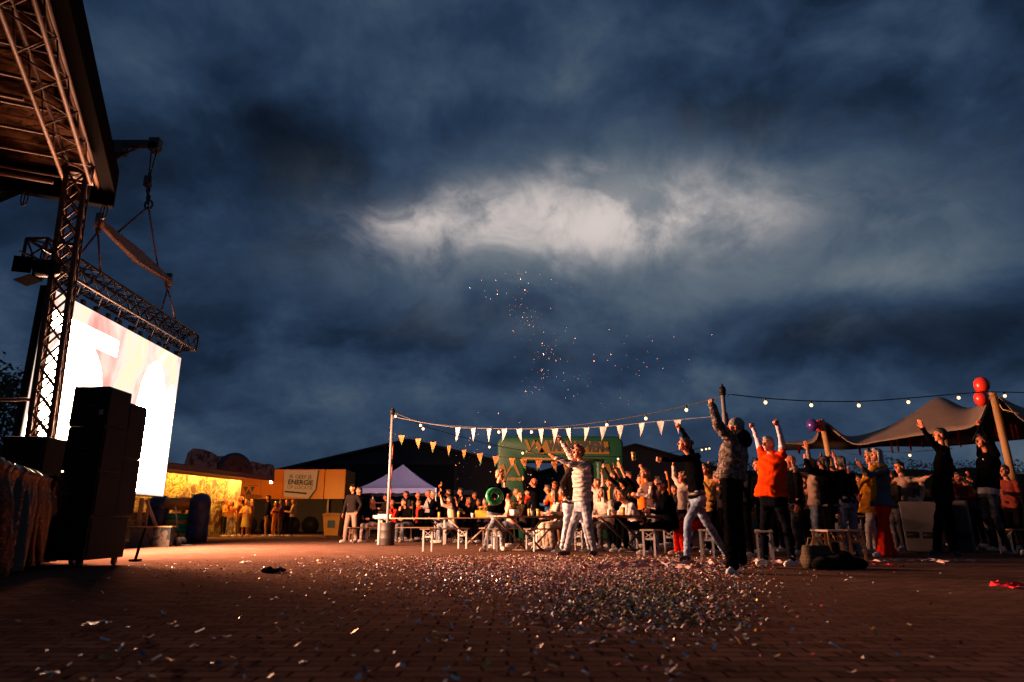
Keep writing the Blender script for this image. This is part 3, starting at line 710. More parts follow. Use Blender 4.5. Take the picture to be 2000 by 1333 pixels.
# ================================================================ barns
def barn(apex, halfspan, drop, Y, depth, label, name='barn', door=None):
    ax, az = apex; ez = az - drop
    r = empty(name, (ax, Y, 0), label, 'barn')
    prof = [(-halfspan, 0), (halfspan, 0), (halfspan, ez), (0, az), (-halfspan, ez)]
    m, N, L, b = new_mat('corrugated_wall'); tc = N.new('ShaderNodeTexCoord')
    w = N.new('ShaderNodeTexWave'); w.bands_direction = 'X'; w.inputs['Scale'].default_value = 1.6; L.new(tc.outputs['Object'], w.inputs['Vector'])
    b.inputs['Base Color'].default_value = (.030, .024, .024, 1); b.inputs['Roughness'].default_value = .7
    bn = N.new('ShaderNodeBump'); bn.inputs['Strength'].default_value = .6; bn.inputs['Distance'].default_value = .04; L.new(w.outputs['Fac'], bn.inputs['Height']); L.new(bn.outputs[0], b.inputs['Normal'])
    mb = MB(); mb.prism([(ax + x, z) for x, z in prof], (0, Y, 0), (1, 0, 0), (0, 0, 1), (0, 1, 0), depth); mb.build('wall', m, r)
    for s in (-1, 1):
        sl = V((s * halfspan, 0, -drop)); ln = sl.length; d_ = sl.normalized(); nn = V((-s * d_.z * s, 0, abs(d_.x)))
        nn = V((s * drop, 0, halfspan)).normalized()
        a = V((ax, Y - .4, az + .03)); mb = MB()
        mb.prism([(0, 0), (ln + .6, 0), (ln + .6, .22), (0, .22)], a, d_, nn, (0, 1, 0), depth + .8); mb.build('roof', plain('roof_sheet', (.022, .018, .018), .7), r)
    if door:
        x0, x1, z1 = door; mb = MB()
        mb.box(((x0 + x1) / 2, Y - .05, z1 / 2), (x1 - x0, .06, z1)); mb.build('door', plain('barn_door_black', (.006, .005, .006), .8), r)  # near-black sheet stands in for the shade inside the open doorway
        for x in (x0 - .15, x1 + .15):
            mb = MB(); mb.box((x, Y - .09, z1 / 2 + .1), (.3, .14, z1 + .2)); mb.build('door_post', plain('door_post', (.035, .028, .028), .7), r)
        mb = MB(); mb.box(((x0 + x1) / 2, Y - .09, z1 + .15), (x1 - x0, .14, .3)); mb.build('door_rail', plain('door_post', (.035, .028, .028), .7), r)
    return r
A1 = P(798, 863, 62)
b1 = barn((A1.x, A1.z), 11.2, 2.6, 62, 45, 'large dark gabled barn behind the white party tent', 'large_barn', (P(645, 900, 62).x, P(888, 900, 62).x, P(800, 908, 62).z))
A2 = P(1240, 871, 76)
barn((A2.x, A2.z), 14, 4.0, 76, 40, 'second dark gabled barn seen behind the green arch', 'far_barn')
sgn = P(905, 962, 61.8)
mb = MB(); mb.box(sgn, (1.7, .05, .38)); o = mb.build('wall_sign', plain('worn_sign', (.20, .17, .16), .7, var=.5), None); tag(o, 'small worn grey sign board on the dark barn wall', 'sign')

# ================================================================ trees
def tree(loc, H, W, label, leaves, zlow=.25, name='broadleaf_tree', seed=1, trunk_r=.2):
    rs = random.Random(seed); loc = V(loc); r = empty(name, loc, label, 'tree', None)
    bark = plain('bark', (.06, .045, .035), .9, bump=.6, bscale=20); mb = MB()
    mb.tube([loc, loc + V((.1, 0, H * .3)), loc + V((-.05, .1, H * .62)), loc + V((0, 0, H * .9))], [trunk_r, trunk_r * .8, trunk_r * .5, .03], 9)
    tips = []
    for i in range(11):
        q = rs.uniform(0, 6.28); z = H * rs.uniform(zlow, .75); ln = W * rs.uniform(.5, 1.0) * (1.1 - z / H * .6)
        a = loc + V((0, 0, z)); b_ = a + V((math.cos(q) * ln, math.sin(q) * ln, H * .16))
        mb.tube([a, lerp(a, b_, .5) + V((0, 0, .1)), b_], [trunk_r * .4, trunk_r * .25, .02], 6); tips += [b_, lerp(a, b_, .6)]
    tips += [loc + V((0, 0, H * .9)), loc + V((0, 0, H * .75))]
    mb.build('trunk', bark, r, True)
    lm = MB()
    for i in range(leaves):
        t = rs.choice(tips); p = t + V((rs.gauss(0, W * .2), rs.gauss(0, W * .2), rs.gauss(0, H * .055)))
        s = rs.uniform(.07, .16); x = V((rs.gauss(0, 1), rs.gauss(0, 1), rs.gauss(0, 1))).normalized(); y = x.orthogonal().normalized()
        lm.add([p - x * s, p + y * s * .5, p + x * s, p - y * s * .5], [(0, 1, 2, 3)])
    lm.build('crown', [plain('leaf', (.035, .05, .022), .8, var=.5)], r, fix=False)
    return r
tp = P(8, 760, 34); tree((tp.x - .5, 34, 0), 8.6, 3.0, 'dark leafy tree standing far left behind the video screen', 5000, seed=4)
# far hedge line on the right
hd = MB(); rs = random.Random(3)
core = MB(); cz = [(10 + i * 1.5, 7.0 + 1.4 * noise.noise(V((i * .24, 2, 0)))) for i in range(51)]
core.add([(x, 86, z) for x, z in cz] + [(x, 86, 0) for x, z in cz] + [(x, 87.5, z - .3) for x, z in cz] + [(x, 87.5, 0) for x, z in cz], [(i, i + 1, 52 + i, 51 + i) for i in range(50)] + [(102 + i, 103 + i, i + 1, i) for i in range(50)])
hd.add(core.v, core.f)
for i in range(16000):
    x = rs.uniform(10, 85); top_ = 8.2 + 1.5 * noise.noise(V((x * .16, 2, 0))) + .7 * noise.noise(V((x * .6, 5, 0)))
    z = top_ * rs.random() ** .7; p = V((x, 86 + rs.uniform(-1.5, 1.5), z)); s = rs.uniform(.09, .22)
    u = V((rs.gauss(0, 1), rs.gauss(0, 1), rs.gauss(0, 1))).normalized(); w = u.orthogonal().normalized()
    hd.add([p - u * s, p + w * s * .7, p + u * s, p - w * s * .7], [(0, 1, 2, 3)])
o = hd.build('treeline', plain('leaf', (.035, .05, .022), .8, var=.5), None, fix=False); tag(o, 'low dark treeline along the far edge of the yard', 'treeline', kind='stuff')

# ================================================================ white party tent
gz0, gz1, gy0, gy1, ge = P(697, 953, 30).x, P(853, 951, 30).x, 30.0, 33.4, 2.06
gz = empty('party_tent', ((gz0 + gz1) / 2, (gy0 + gy1) / 2, 0), 'pale lilac pop up party tent in front of the dark barn', 'party tent')
TENT = plain('tent_fabric', (.27, .32, .74), .75, bump=.25, bscale=5, var=.06)
cx, cy = (gz0 + gz1) / 2, (gy0 + gy1) / 2; ap = V((cx - .03, cy, 3.2)); n = 10; vs = []; 
cor = [V((gz0, gy0, ge)), V((gz1, gy0, ge)), V((gz1, gy1, ge)), V((gz0, gy1, ge))]; mb = MB()
for k in range(4):
    a, b_ = cor[k], cor[(k + 1) % 4]; grid = []
    for i in range(n + 1):
        t = i / n; row = []
        for j in range(9):
            u = j / 8; e = lerp(a, b_, u); p = lerp(e, ap, t)
            p.z = e.z + (ap.z - e.z) * (t ** 1.25) - .10 * math.sin(math.pi * u) * (1 - t) * t * 2
            row.append(p)
        grid.append(row)
    vs = [p for row in grid for p in row]; fs = [(i * 9 + j, i * 9 + j + 1, (i + 1) * 9 + j + 1, (i + 1) * 9 + j) for i in range(n) for j in range(8)]
    mb.add(vs, fs)
mb.build('canopy', TENT, gz, True)
for k in range(4):
    a, b_ = cor[k], cor[(k + 1) % 4]; mb = MB(); up = []; lo = []
    for j in range(25):
        p = lerp(a, b_, j / 24); w = V((0, 0, -.22 + .015 * math.sin(j * 1.9))); o_ = V((.02 * math.sin(j * 1.3), .02 * math.sin(j * 1.7), 0)); up.append(p + V((0, 0, -.002))); lo.append(p + w + o_)
    mb.add(up + lo, [(j, j + 1, 25 + j + 1, 25 + j) for j in range(24)]); mb.build('valance', TENT, gz, True)
for c in cor:
    mb = MB(); mb.box((c.x * .98 + cx * .02, c.y * .99 + cy * .01, ge / 2), (.05, .05, ge - .02)); mb.build('leg', plain('white_metal', (.65, .62, .6), .4, .2), gz)
bar = empty('tent_bar', ((gz0 + cx) / 2, 31.5, 0), 'brown wooden bar shelves under the party tent', 'bar')
for i, z in enumerate((.35, .75, 1.1, 1.5)):
    mb = MB(); mb.box((cx - .55, 32.2, z), (1.9, .4, .05)); mb.build('shelf', plain('brown_wood', (.22, .10, .05), .7), bar)
for x in (-1.5, -.55, .4):
    mb = MB(); mb.box((cx + x, 32.25, .8), (.06, .36, 1.6)); mb.build('upright', plain('brown_wood', (.22, .10, .05), .7), bar)

# ================================================================ green inflatable arch
YA = 26.0
ax0, ax1, az1, az0 = P(971, 900, YA).x, P(1219, 900, YA).x, P(1000, 852, YA).z, P(1000, 901, YA).z
GREEN = vinyl('arch_green', (.004, .048, .018), .5); AYEL = plain('arch_yellow', (.17, .080, .008), .6, var=.08)
arch = empty('inflatable_arch', ((ax0 + ax1) / 2, YA + .5, 0), 'green inflatable arch lettered VAN WERVEN over the crowd', 'inflatable arch')
lw = 1.05
out = [(ax0, 0), (ax0, az1 - .25), (ax0 + .07, az1 - .08), (ax0 + .25, az1), (ax1 - .25, az1), (ax1 - .07, az1 - .08), (ax1, az1 - .25), (ax1, 0),
       (ax1 - lw, 0), (ax1 - lw, az0 - .1), (ax1 - lw - .1, az0), (ax0 + lw + .1, az0), (ax0 + lw, az0 - .1), (ax0 + lw, 0)]
mb = MB(); mb.prism(out, (0, YA, 0), (1, 0, 0), (0, 0, 1), (0, 1, 0), .95); mb.build('arch_tube', GREEN, arch, bevel=.10, smooth=True)
q3 = lambda zx, zy: (P(960 + zx / 7.143, 840 + zy / 7.143, YA - .03).x, P(960 + zx / 7.143, 840 + zy / 7.143, YA - .03).z)
def plate(poly, mat, nm, dep=.02, par=arch):
    pl = [q3(*c) for c in poly]; mb = MB(); mb.prism(pl, (0, YA - dep - .015, 0), (1, 0, 0), (0, 0, 1), (0, 1, 0), .015); return mb.build(nm, mat, par)
plate([(750, 146), (1625, 165), (1645, 340), (660, 320)], AYEL, 'name_board')
plate([(458, 135), (500, 140), (548, 262), (525, 305)], AYEL, 'emblem'); plate([(525, 305), (548, 262), (580, 145), (640, 145)], AYEL, 'emblem'); plate([(600, 146), (640, 145), (745, 312), (655, 318)], AYEL, 'emblem')
plate([(470, 305), (740, 318), (735, 335), (470, 320)], AYEL, 'emblem_bar')
c = q3(1170, 240); text_mesh('name_lettering', 'VAN WERVEN', .50, INK, (c[0], YA - .05, c[1]), (1, 0, -.02), (0, 0, 1), arch, .006, .03, sx=.66)
c = q3(1590, 275); text_mesh('name_lettering', '.NL', .22, INK, (c[0], YA - .05, c[1]), (1, 0, -.02), (0, 0, 1), arch, .006, .01)
mb = MB(); p, q = q3(420, 396), q3(1530, 425); mb.tube([(p[0], YA - .01, p[1]), (q[0], YA - .01, q[1])], .05, 8); mb.build('lower_seam', AYEL, arch, True)
for dx in (0, 1470):
    plate([(90 + dx, 480), (175 + dx, 480), (210 + dx, 600), (200 + dx, 645)], AYEL, 'emblem'); plate([(205 + dx, 645), (215 + dx, 590), (275 + dx, 470), (310 + dx, 470)], AYEL, 'emblem'); plate([(290 + dx, 470), (335 + dx, 470), (405 + dx, 640), (375 + dx, 640)], AYEL, 'emblem')
    plate([(190 + dx, 655), (300 + dx, 655), (300 + dx, 662), (190 + dx, 662)], INK, 'emblem_bar') if 0 else None
    c = q3(262 + dx * .99, 690); text_mesh('leg_lettering', 'VAN WERVEN', .155, INK if dx else plain('leg_ink', (.22, .13, .03), .6), (c[0], YA - .03, c[1]), (1, 0, 0), (0, 0, 1), arch, .004, .006)
for x in (ax0 + lw / 2, ax1 - lw / 2):
    for z in (1.0, 1.9):
        mb = MB(); mb.tube([(x - lw / 2 - .004, YA - .006, z), (x + lw / 2 + .004, YA - .006, z)], .012, 6); mb.build('weld_seam', plain('seam_green', (.008, .10, .03), .6), arch, True)

# ================================================================ poles, light strings, bunting
WHITE = plain('white_paint', (.17, .155, .16), .5, bump=.1)
def festoon_pole(base, top, label, drum=True):
    base, top = V(base), V(top); r = empty('festoon_pole', (base.x, base.y, 0), label, 'pole')
    mb = MB(); mb.tube([base, top], .043, 10); mb.build('pole', WHITE, r, True)
    mb = MB(); mb.ball(top + V((0, 0, .06)), (.075, .075, .085), 10, 8); mb.tube([top + V((0, 0, .13)), top + V((0, 0, .2))], [.04, .004], 8); mb.tube([top + V((0, 0, -.05)), top], [.06, .07], 10); mb.build('finial', BLACK, r, True)
    mb = MB()
    for z in (1.45, 2.05, 2.6):
        t = (z - base.z) / (top.z - base.z); p = lerp(base, top, t); mb.tube([p + V((.05, -.01, -.3)), p + V((.055, -.02, 0)), p + V((.05, .01, .12))], .018, 6)
    mb.build('power_cable', plain('red_cable', (.22, .03, .02), .6), r, True)
    return r
p1 = GX(757, 19.2); t1 = P(769, 808, 19.2)
pole1 = festoon_pole((p1.x, 19.2, .05), (p1.x, 19.2, t1.z), 'white festoon pole standing in the rusty oil drum')
dr = empty('oil_drum', (p1.x, 19.2, 0), 'dark rusty oil drum holding the white pole', 'drum')
mb = MB(); rg = []
for z, k in ((0, .97), (.02, 1), (.17, 1), (.19, 1.04), (.21, 1), (.38, 1), (.40, 1.04), (.42, 1), (.56, 1), (.58, 1.03), (.60, 1.0), (.60, .93), (.56, .92)):
    rg.append([V((p1.x + math.cos(a) * .21 * k, 19.2 + math.sin(a) * .21 * k, z)) for a in (2 * math.pi * i / 24 for i in range(24))])
mb.rings(rg); mb.build('barrel', plain('drum_paint', (.018, .011, .010), .6, .1, bump=.2, bscale=20, var=.5), dr, True)
mb = MB(); mb.tube([(p1.x, 19.2, .54), (p1.x, 19.2, .58)], .19, 20); mb.build('concrete_fill', plain('concrete', (.2, .17, .15), .9), dr)
p2 = GX(1432, 13.6); t2 = P(1428, 768, 13.6)
pole2 = festoon_pole((p2.x, 13.6, 0), (p2.x, 13.6, t2.z), 'white festoon pole rising behind the man in the patterned jacket')
BULB = emis('bulb_glow', (1.0, .62, .30), 2.6, sample=False)
CORD = plain('black_cord', (.012, .011, .012), .7)
def polyline(pts, n):
    pts = [V(p) for p in pts]; out = []
    for i in range(len(pts) - 1):
        p0 = pts[max(i - 1, 0)]; p1_, p2_ = pts[i], pts[i + 1]; p3 = pts[min(i + 2, len(pts) - 1)]
        for k in range(n):
            t = k / n; out.append(.5 * (2 * p1_ + (p2_ - p0) * t + (2 * p0 - 5 * p1_ + 4 * p2_ - p3) * t * t + (3 * p1_ - p0 - 3 * p2_ + p3) * t ** 3))
    return out + [pts[-1]]
def Ys(Ya, Yb, a, b_): return lambda px: Ya + (Yb - Ya) * (px - a) / (b_ - a)
def festoon(pix, yf, bulbs, label, r=.011, brad=.034):
    pts = polyline([P(x, y, yf(x)) for x, y in pix], 8)
    root = empty('festoon_string', pts[0], label, 'light string', 'festoon light strings over the tables')
    mb = MB(); mb.tube(pts, r, 6); mb.build('cable', CORD, root, True)
    for bx in bulbs:
        # nearest cable point
        c = min(pts, key=lambda p: abs(p.x / p.y - ray(bx, 850).x))
        mb = MB(); mb.tube([c + V((0, 0, .01)), c + V((0, 0, -.055))], .022, 8); s_ = mb.build('socket', CORD, root, True)
        mb = MB(); mb.ball(c + V((0, 0, -.055 - brad)), (brad, brad, brad * 1.1), 12, 8); mb.build('bulb', BULB, root, True)
festoon([(769, 806), (822, 825), (900, 833), (1000, 838), (1100, 833), (1185, 823), (1261, 810), (1340, 793), (1427, 771)], Ys(19.2, 13.6, 769, 1428),
        [771, 822, 971, 1039, 1113, 1185, 1261, 1340, 1419], 'festoon light string from the drum pole to the middle pole')
festoon([(770, 808), (827, 832), (892, 851), (956, 868), (1021, 880), (1083, 890), (1207, 892), (1300, 886), (1385, 872)], Ys(19.2, 25.2, 769, 1207),
        [829, 892, 956, 1021, 1083, 1207, 1371, 1377, 1383], 'festoon light string sagging from the drum pole in front of the green arch', brad=.036)
festoon([(1429, 771), (1505, 779), (1595, 784), (1688, 784), (1785, 777), (1881, 769), (1938, 766), (2030, 768)], Ys(13.6, 15.6, 1428, 2000),
        [1505, 1595, 1688, 1785, 1881, 1974], 'festoon light string from the middle pole to the wooden tent pole')
festoon([(1640, 880), (1690, 892), (1717, 882), (1766, 884), (1860, 876)], Ys(21, 19, 1640, 1860), [1698, 1766, 1716], 'festoon light string under the edge of the stretch tent', brad=.036)
PEN_W = cloth((.42, .38, .37)); 
def orange_pennant():
    m, N, L, b = new_mat('orange_pennant'); tc = N.new('ShaderNodeTexCoord'); sep = N.new('ShaderNodeSeparateXYZ'); L.new(tc.outputs['Generated'], sep.inputs[0])
    f = noisen(N, L, tc.outputs['Object'], 9, 2)
    c = mixc(N, L, mapr(N, L, sep.outputs[2], .42, .34), (.52, .14, .008), (.03, .10, .03)); c = mixc(N, L, mapr(N, L, f, .62, .66), c, (.3, .08, .01)); L.new(c, b.inputs['Base Color']); b.inputs['Roughness'].default_value = .7; return m
PEN_O = orange_pennant()
def bunting(pix, yf, flags, wpx, hpx, mat, label, mats2=None):
    pts = polyline([P(x, y, yf(x)) for x, y in pix], 8)
    root = empty('bunting_string', pts[0], label, 'bunting')
    mb = MB(); mb.tube(pts, .006, 5); mb.build('cord', plain('white_cord', (.16, .14, .13), .7), root, True)
    for i, fx in enumerate(flags):
        c = min(range(len(pts)), key=lambda k: abs(pts[k].x / pts[k].y - ray(fx, 850).x)); c = pts[c]
        k = c.y / FPX; w, h_ = wpx * k * 1.02, hpx * k * 1.03; tw = random.uniform(-1.0, -.45); sw = random.uniform(-.08, .08)
        d_ = V((math.cos(tw), math.sin(tw), 0)); vs = []
        fl = random.uniform(-.12, .12)
        for a in range(5):
            t = a / 4; ww = w * (1 - t) + .002
            for s_ in (-1, 0, 1):
                vs.append(c + d_ * (ww / 2 * s_) + V((sw * t * t, fl * t * t * 1.5 + .025 * math.sin(t * 5 + i) * (1 - abs(s_)), -h_ * t)))
        fs = [(a * 3 + j, a * 3 + j + 1, a * 3 + 4 + j, a * 3 + 3 + j) for a in range(4) for j in range(2)]
        vs2 = [v + V((0, .004, 0)) for v in vs]
        mb = MB(); mb.add(vs, fs); mb.add(vs2, [tuple(reversed(f)) for f in fs])
        mb.build('pennant', mat, root, True, origin=c, fix=False)
bunting([(770, 815), (880, 834), (1000, 838), (1110, 837), (1200, 832), (1290, 823), (1427, 811)], Ys(19.0, 13.7, 769, 1428),
        [900, 928, 957, 988.5, 1021, 1051, 1082, 1112, 1147, 1180, 1214, 1250, 1285, 1323], 15, 27, PEN_W, 'string of white triangular pennants crossing the yard at head height of the poles')
bunting([(771, 848), (817, 857), (877, 871), (937, 886), (1000, 895), (1060, 900), (1120, 905), (1180, 914)], Ys(19.1, 25, 769, 1180),
        [785, 816, 846, 877, 907, 937, 965, 997, 1023, 1050, 1078, 1105], 15, 20, PEN_O, 'string of orange and green pennants sloping back from the drum pole')

# ================================================================ stretch tent on the right
TAN = plain('tan_canvas', (.165, .105, .075), .85, bump=.9, bscale=2.6, var=.25)
rows = [
 [(1530, 866, 26), (1588, 864, 21.5), (1606, 824, 20), (1664, 866, 19.2), (1722, 861, 18.6), (1780, 852, 18), (1848, 842, 17.3), (1905, 829, 16.6), (1940, 772, 15.8), (2000, 822, 15), (2080, 850, 14.5)],
 [(1528, 863, 28), (1584, 860, 23.5), (1609, 828, 21.5), (1655, 852, 21.2), (1722, 838, 21), (1785, 805, 20.8), (1833, 776, 21), (1890, 797, 19.2), (1942, 780, 17.5), (2010, 800, 17), (2090, 820, 17)],
 [(1525, 866, 30), (1575, 862, 28), (1600, 858, 27), (1655, 866, 26), (1722, 850, 26), (1785, 840, 26), (1833, 826, 26), (1890, 828, 25), (1950, 818, 24), (2020, 815, 24), (2100, 820, 24)],
 [(1525, 880, 32), (1570, 878, 32), (1600, 876, 32), (1655, 878, 32), (1722, 872, 32), (1785, 872, 32), (1833, 872, 32), (1890, 868, 31), (1950, 862, 31), (2030, 856, 31), (2110, 850, 31)]]
stt = empty('stretch_tent', GX(1800, 22), 'large tan stretch tent with a tall peak on wooden poles', 'stretch tent')
rows = [polyline([P(*q) for q in r_], 6) for r_ in rows]; cols = [polyline(list(q), 6) for q in zip(*rows)]
nn = len(cols[0]); vs = [p for q in cols for p in q]
fs = [(i * nn + j, i * nn + j + 1, (i + 1) * nn + j + 1, (i + 1) * nn + j) for i in range(len(cols) - 1) for j in range(nn - 1)]
mb = MB(); mb.add(vs, fs); cnp = mb.build('canopy', TAN, stt, True)
so = cnp.modifiers.new('thickness', 'SOLIDIFY'); so.thickness = .02
WOODP = plain('pole_wood', (.34, .17, .06), .7, bump=.4, bscale=9)
for (a, b_, Ya, Yb) in (((1604.5, 820), (1652, 1055), 19.8, 20.6), ((1938, 766), (2010, 1070), 15.7, 16.4)):
    q = P(*b_, Yb); q.z = 0; mb = MB(); mb.tube([P(*a, Ya), q], [.075, .095], 12); mb.build('tent_pole', WOODP, stt, True)
pk = P(1833, 778, 21); mb = MB(); mb.tube([pk, (pk.x, pk.y, 0)], .08, 10); mb.build('tent_pole', WOODP, stt, True)
mb = MB(); mb.tube([P(1605, 822, 19.9), P(1640, 852, 19.6)], .012, 6); mb.build('guy_rope', plain('yellow_rope', (.42, .24, .05), .8), stt, True)
mb = MB(); mb.tube([P(1938, 768, 15.7), P(1958, 800, 15.2), P(1990, 808, 15)], .014, 6); mb.build('guy_rope', plain('yellow_rope', (.42, .24, .05), .8), stt, True)
for i, (px, py, ln, ck) in enumerate(((1678, 868, 20, 0), (1696, 866, 18, 1), (1740, 860, 24, 2), (1752, 859, 22, 3), (1776, 855, 24, 0), (1800, 853, 20, 1), (1872, 842, 30, 0), (1944, 832, 22, 0), (1975, 828, 30, 1), (1985, 830, 26, 0), (1560, 872, 14, 0), (1575, 872, 16, 1))):
    Yp = 20.2 - (px - 1670) * .0125; p = P(px, py, Yp); k = Yp / FPX; mb = MB()
    w = 5 * k; L_ = ln * k
    mb.add([p + V((-w / 2, 0, 0)), p + V((w / 2, .03, 0)), p + V((w * .7, .05, -L_)), p + V((0, .01, -L_ * 1.08)), p + V((-w * .7, -.03, -L_ * .95))], [(0, 1, 2, 3, 4)])
    vs_ = [V(v) + V((0, .01, 0)) for v in mb.v]; mb.add(vs_, [(4, 3, 2, 1, 0)])
    o = mb.build('ribbon', cloth([(.5, .02, .015), (.32, .05, .02), (.65, .2, .03), (.6, .5, .5)][ck]), None, origin=p, fix=False)
    tag(o, ['red', 'dark red', 'orange', 'white'][ck] + ' ribbon hanging under the stretch tent ' + ['by the left wooden pole', 'above the light string left end', 'over the grey haired woman', 'beside an orange ribbon', 'right of a white ribbon', 'left of the tent peak', 'between the two dark clad clappers', 'touching the right wooden pole', 'right of the right wooden pole', 'at the far right frame edge', 'far back beyond the orange shirt', 'far back left of the wooden pole'][i], 'ribbon', 'ribbons under the stretch tent')
def balloon(px, py, Y, r, mat, label, tail):
    c = P(px, py, Y); root = empty('balloon', c, label, 'balloon'); mb = MB(); rg = []
    for i in range(1, 12):
        t = math.pi * i / 12; k = math.sin(t); z = -math.cos(t)
        rg.append([c + V((math.cos(q) * r * k, math.sin(q) * r * k, z * r * (1.12 if z > 0 else 1.25))) for q in (2 * math.pi * j / 18 for j in range(18))])
    mb.rings(rg); mb.build('skin', mat, root, True)
    mb = MB(); a = c + V((0, 0, -r * 1.25)); mb.tube([a + V((0, 0, .03)), a + V((0, 0, -.02))], [.008, .02], 8); mb.tube([a, lerp(a, V(tail), .5) + V((.02, 0, -.02)), V(tail)], .004, 5); mb.build('knot', mat, root, True)
RB = plain('red_balloon', (.72, .035, .015), .3); PB = plain('purple_balloon', (.06, .02, .16), .3)
pt = P(1938, 772, 15.7)
balloon(1917, 752, 15.5, .165, RB, 'upper red balloon tied to the right wooden tent pole', pt)
balloon(1916, 778, 15.4, .15, RB, 'lower red balloon tied to the right wooden tent pole', pt)
pt = P(1606, 826, 19.7)
balloon(1586, 830, 19.5, .155, PB, 'purple balloon beside the left wooden tent pole', pt)
balloon(1599, 831, 19.75, .14, RB, 'red balloon half hidden behind the purple balloon', pt)
# ================================================================ people
JOBS = []                      # (object, voxel, smoothing steps, wrinkle, face data)
SKIN = plain('skin', (.52, .150, .060), .5, bump=.12, bscale=120, var=.1)
SKIN2 = plain('skin_fair', (.55, .25, .14), .5, bump=.12, bscale=120, var=.1)
EYE = plain('eye', (.03, .02, .018), .2); LIP = plain('lip', (.22, .05, .045), .4)
def hairm(c): return plain('hair', c, .5, bump=1.0, bscale=70, var=.4)
HAIR = dict(brown=(.05, .025, .012), dark=(.012, .009, .008), blond=(.34, .18, .065), grey=(.25, .22, .20), red=(.22, .07, .025), fair=(.22, .10, .035))
def org(job_mb, name, mats, root, vox, smooth=3, wrinkle=0.0, face=None):
    base = parent_origin(root) if root else None
    ob = job_mb.build(name, mats, root, True, origin=base if root else None, fix=False)
    JOBS.append((ob, vox, smooth, wrinkle, face)); return ob

def hand_shape(mb, w, d, n, s, pose, side):
    """palm, four unequal fingers and a thumb; w wrist, d hand direction, n palm normal, side +1 for a thumb on the +x side"""
    d = d.normalized(); n = (n - d * n.dot(d)); n = n.normalized() if n.length > 1e-4 else d.orthogonal().normalized()
    x = d.cross(n) * side                                   # thumb side
    pl = .088 * s; fr = .0092 * s
    mb.cap(w - d * .02 * s, w + d * .02 * s, .026 * s, .024 * s)
    for k, xx in enumerate((-.028, -.010, .010, .028)):
        mb.cap(w + d * .015 * s + x * xx * .6 * s, w + d * (pl - (.006 if k == 0 else 0)) + x * xx * s, .0165 * s, .0125 * s, 8)
    curl = dict(open=(4, 8, 6), relaxed=(22, 30, 20), grip=(55, 62, 40), fist=(86, 92, 55), point=(86, 92, 55), spread=(2, 6, 4))[pose]
    for k, (xx, ln) in enumerate(((-.030, .062), (-.010, .078), (.011, .084), (.031, .074))):
        c = (5, 8, 6) if (pose == 'point' and k == 3) else curl
        sp = (xx * (6 if pose == 'spread' else 1.6)); p = w + d * (pl - .004) + x * xx * s; a = 0.0
        for seg, (cc, f_) in enumerate(zip(c, (.45, .31, .24))):
            a += R(cc); q = p + (d * math.cos(a) + n * math.sin(a) + x * sp * math.cos(a)).normalized() * ln * f_ * s
            mb.cap(p, q, fr * (1 - seg * .1), fr * (.94 - seg * .1), 8); p = q
    b0 = w + d * .025 * s + x * .030 * s
    if pose in ('fist', 'grip', 'point'):
        b1 = b0 + (d * .75 + x * .5 + n * .5).normalized() * .04 * s; b2 = b1 + (d * .45 - x * .35 + n * .75).normalized() * .035 * s
    else:
        b1 = b0 + (d * .75 + x * .75 + n * .15).normalized() * .042 * s; b2 = b1 + (d * .95 + x * .35 + n * .1).normalized() * .034 * s
    mb.cap(w + d * .012 * s + x * .012 * s, b0, .017 * s, .0145 * s, 8); mb.cap(b0, b1, .0135 * s, .0115 * s, 8); mb.cap(b1, b2, .0115 * s, .0095 * s, 8)

BODY = [(-.12, .100, .085), (-.06, .150, .104), (.0, .164, .113), (.09, .155, .105), (.17, .140, .098), (.27, .152, .110), (.37, .168, .112), (.43, .158, .096), (.48, .105, .075), (.52, .062, .058)]
def torso_rings(J, off, lo, hi, s, wf=1.0, df=1.0, hemflare=0.0, n=22, belly=0.0):
    up = (J['neck'] - J['pel']); k = up.length / .52; up = up.normalized(); f = J['f']; r = f.cross(up).normalized(); ff = up.cross(r).normalized()
    hs = sorted(set([lo] + [h for h, _, _ in BODY if lo < h < hi] + [hi])); rg = []
    for h in hs:
        hw = float(np.interp(h, [b[0] for b in BODY], [b[1] for b in BODY])); hd = float(np.interp(h, [b[0] for b in BODY], [b[2] for b in BODY]))
        if lo < -.06 and h < -.02: hw = max(hw, .150); hd = max(hd, .10)
        g = belly * math.exp(-((h - .10) / .12) ** 2)
        ex = hemflare * max(0, (.12 - h) / .2)
        c = J['pel'] + up * h * k + ff * (g * .6 * s)
        bend = J.get('bend', 0); c = c - ff * bend * math.sin(math.pi * max(0, min(1, h / .52)))
        a, b_ = (hw * wf + off + ex) * s, (hd * df + off + ex + g * .5) * s
        rg.append([c + r * (math.copysign(abs(math.cos(q)) ** .85, math.cos(q)) * a) + ff * (math.copysign(abs(math.sin(q)) ** .85, math.sin(q)) * b_) for q in (2 * math.pi * i / n for i in range(n))])
    return rg
def dk(c): return tuple(x * (.5 if max(c) < .065 else 1) for x in c)
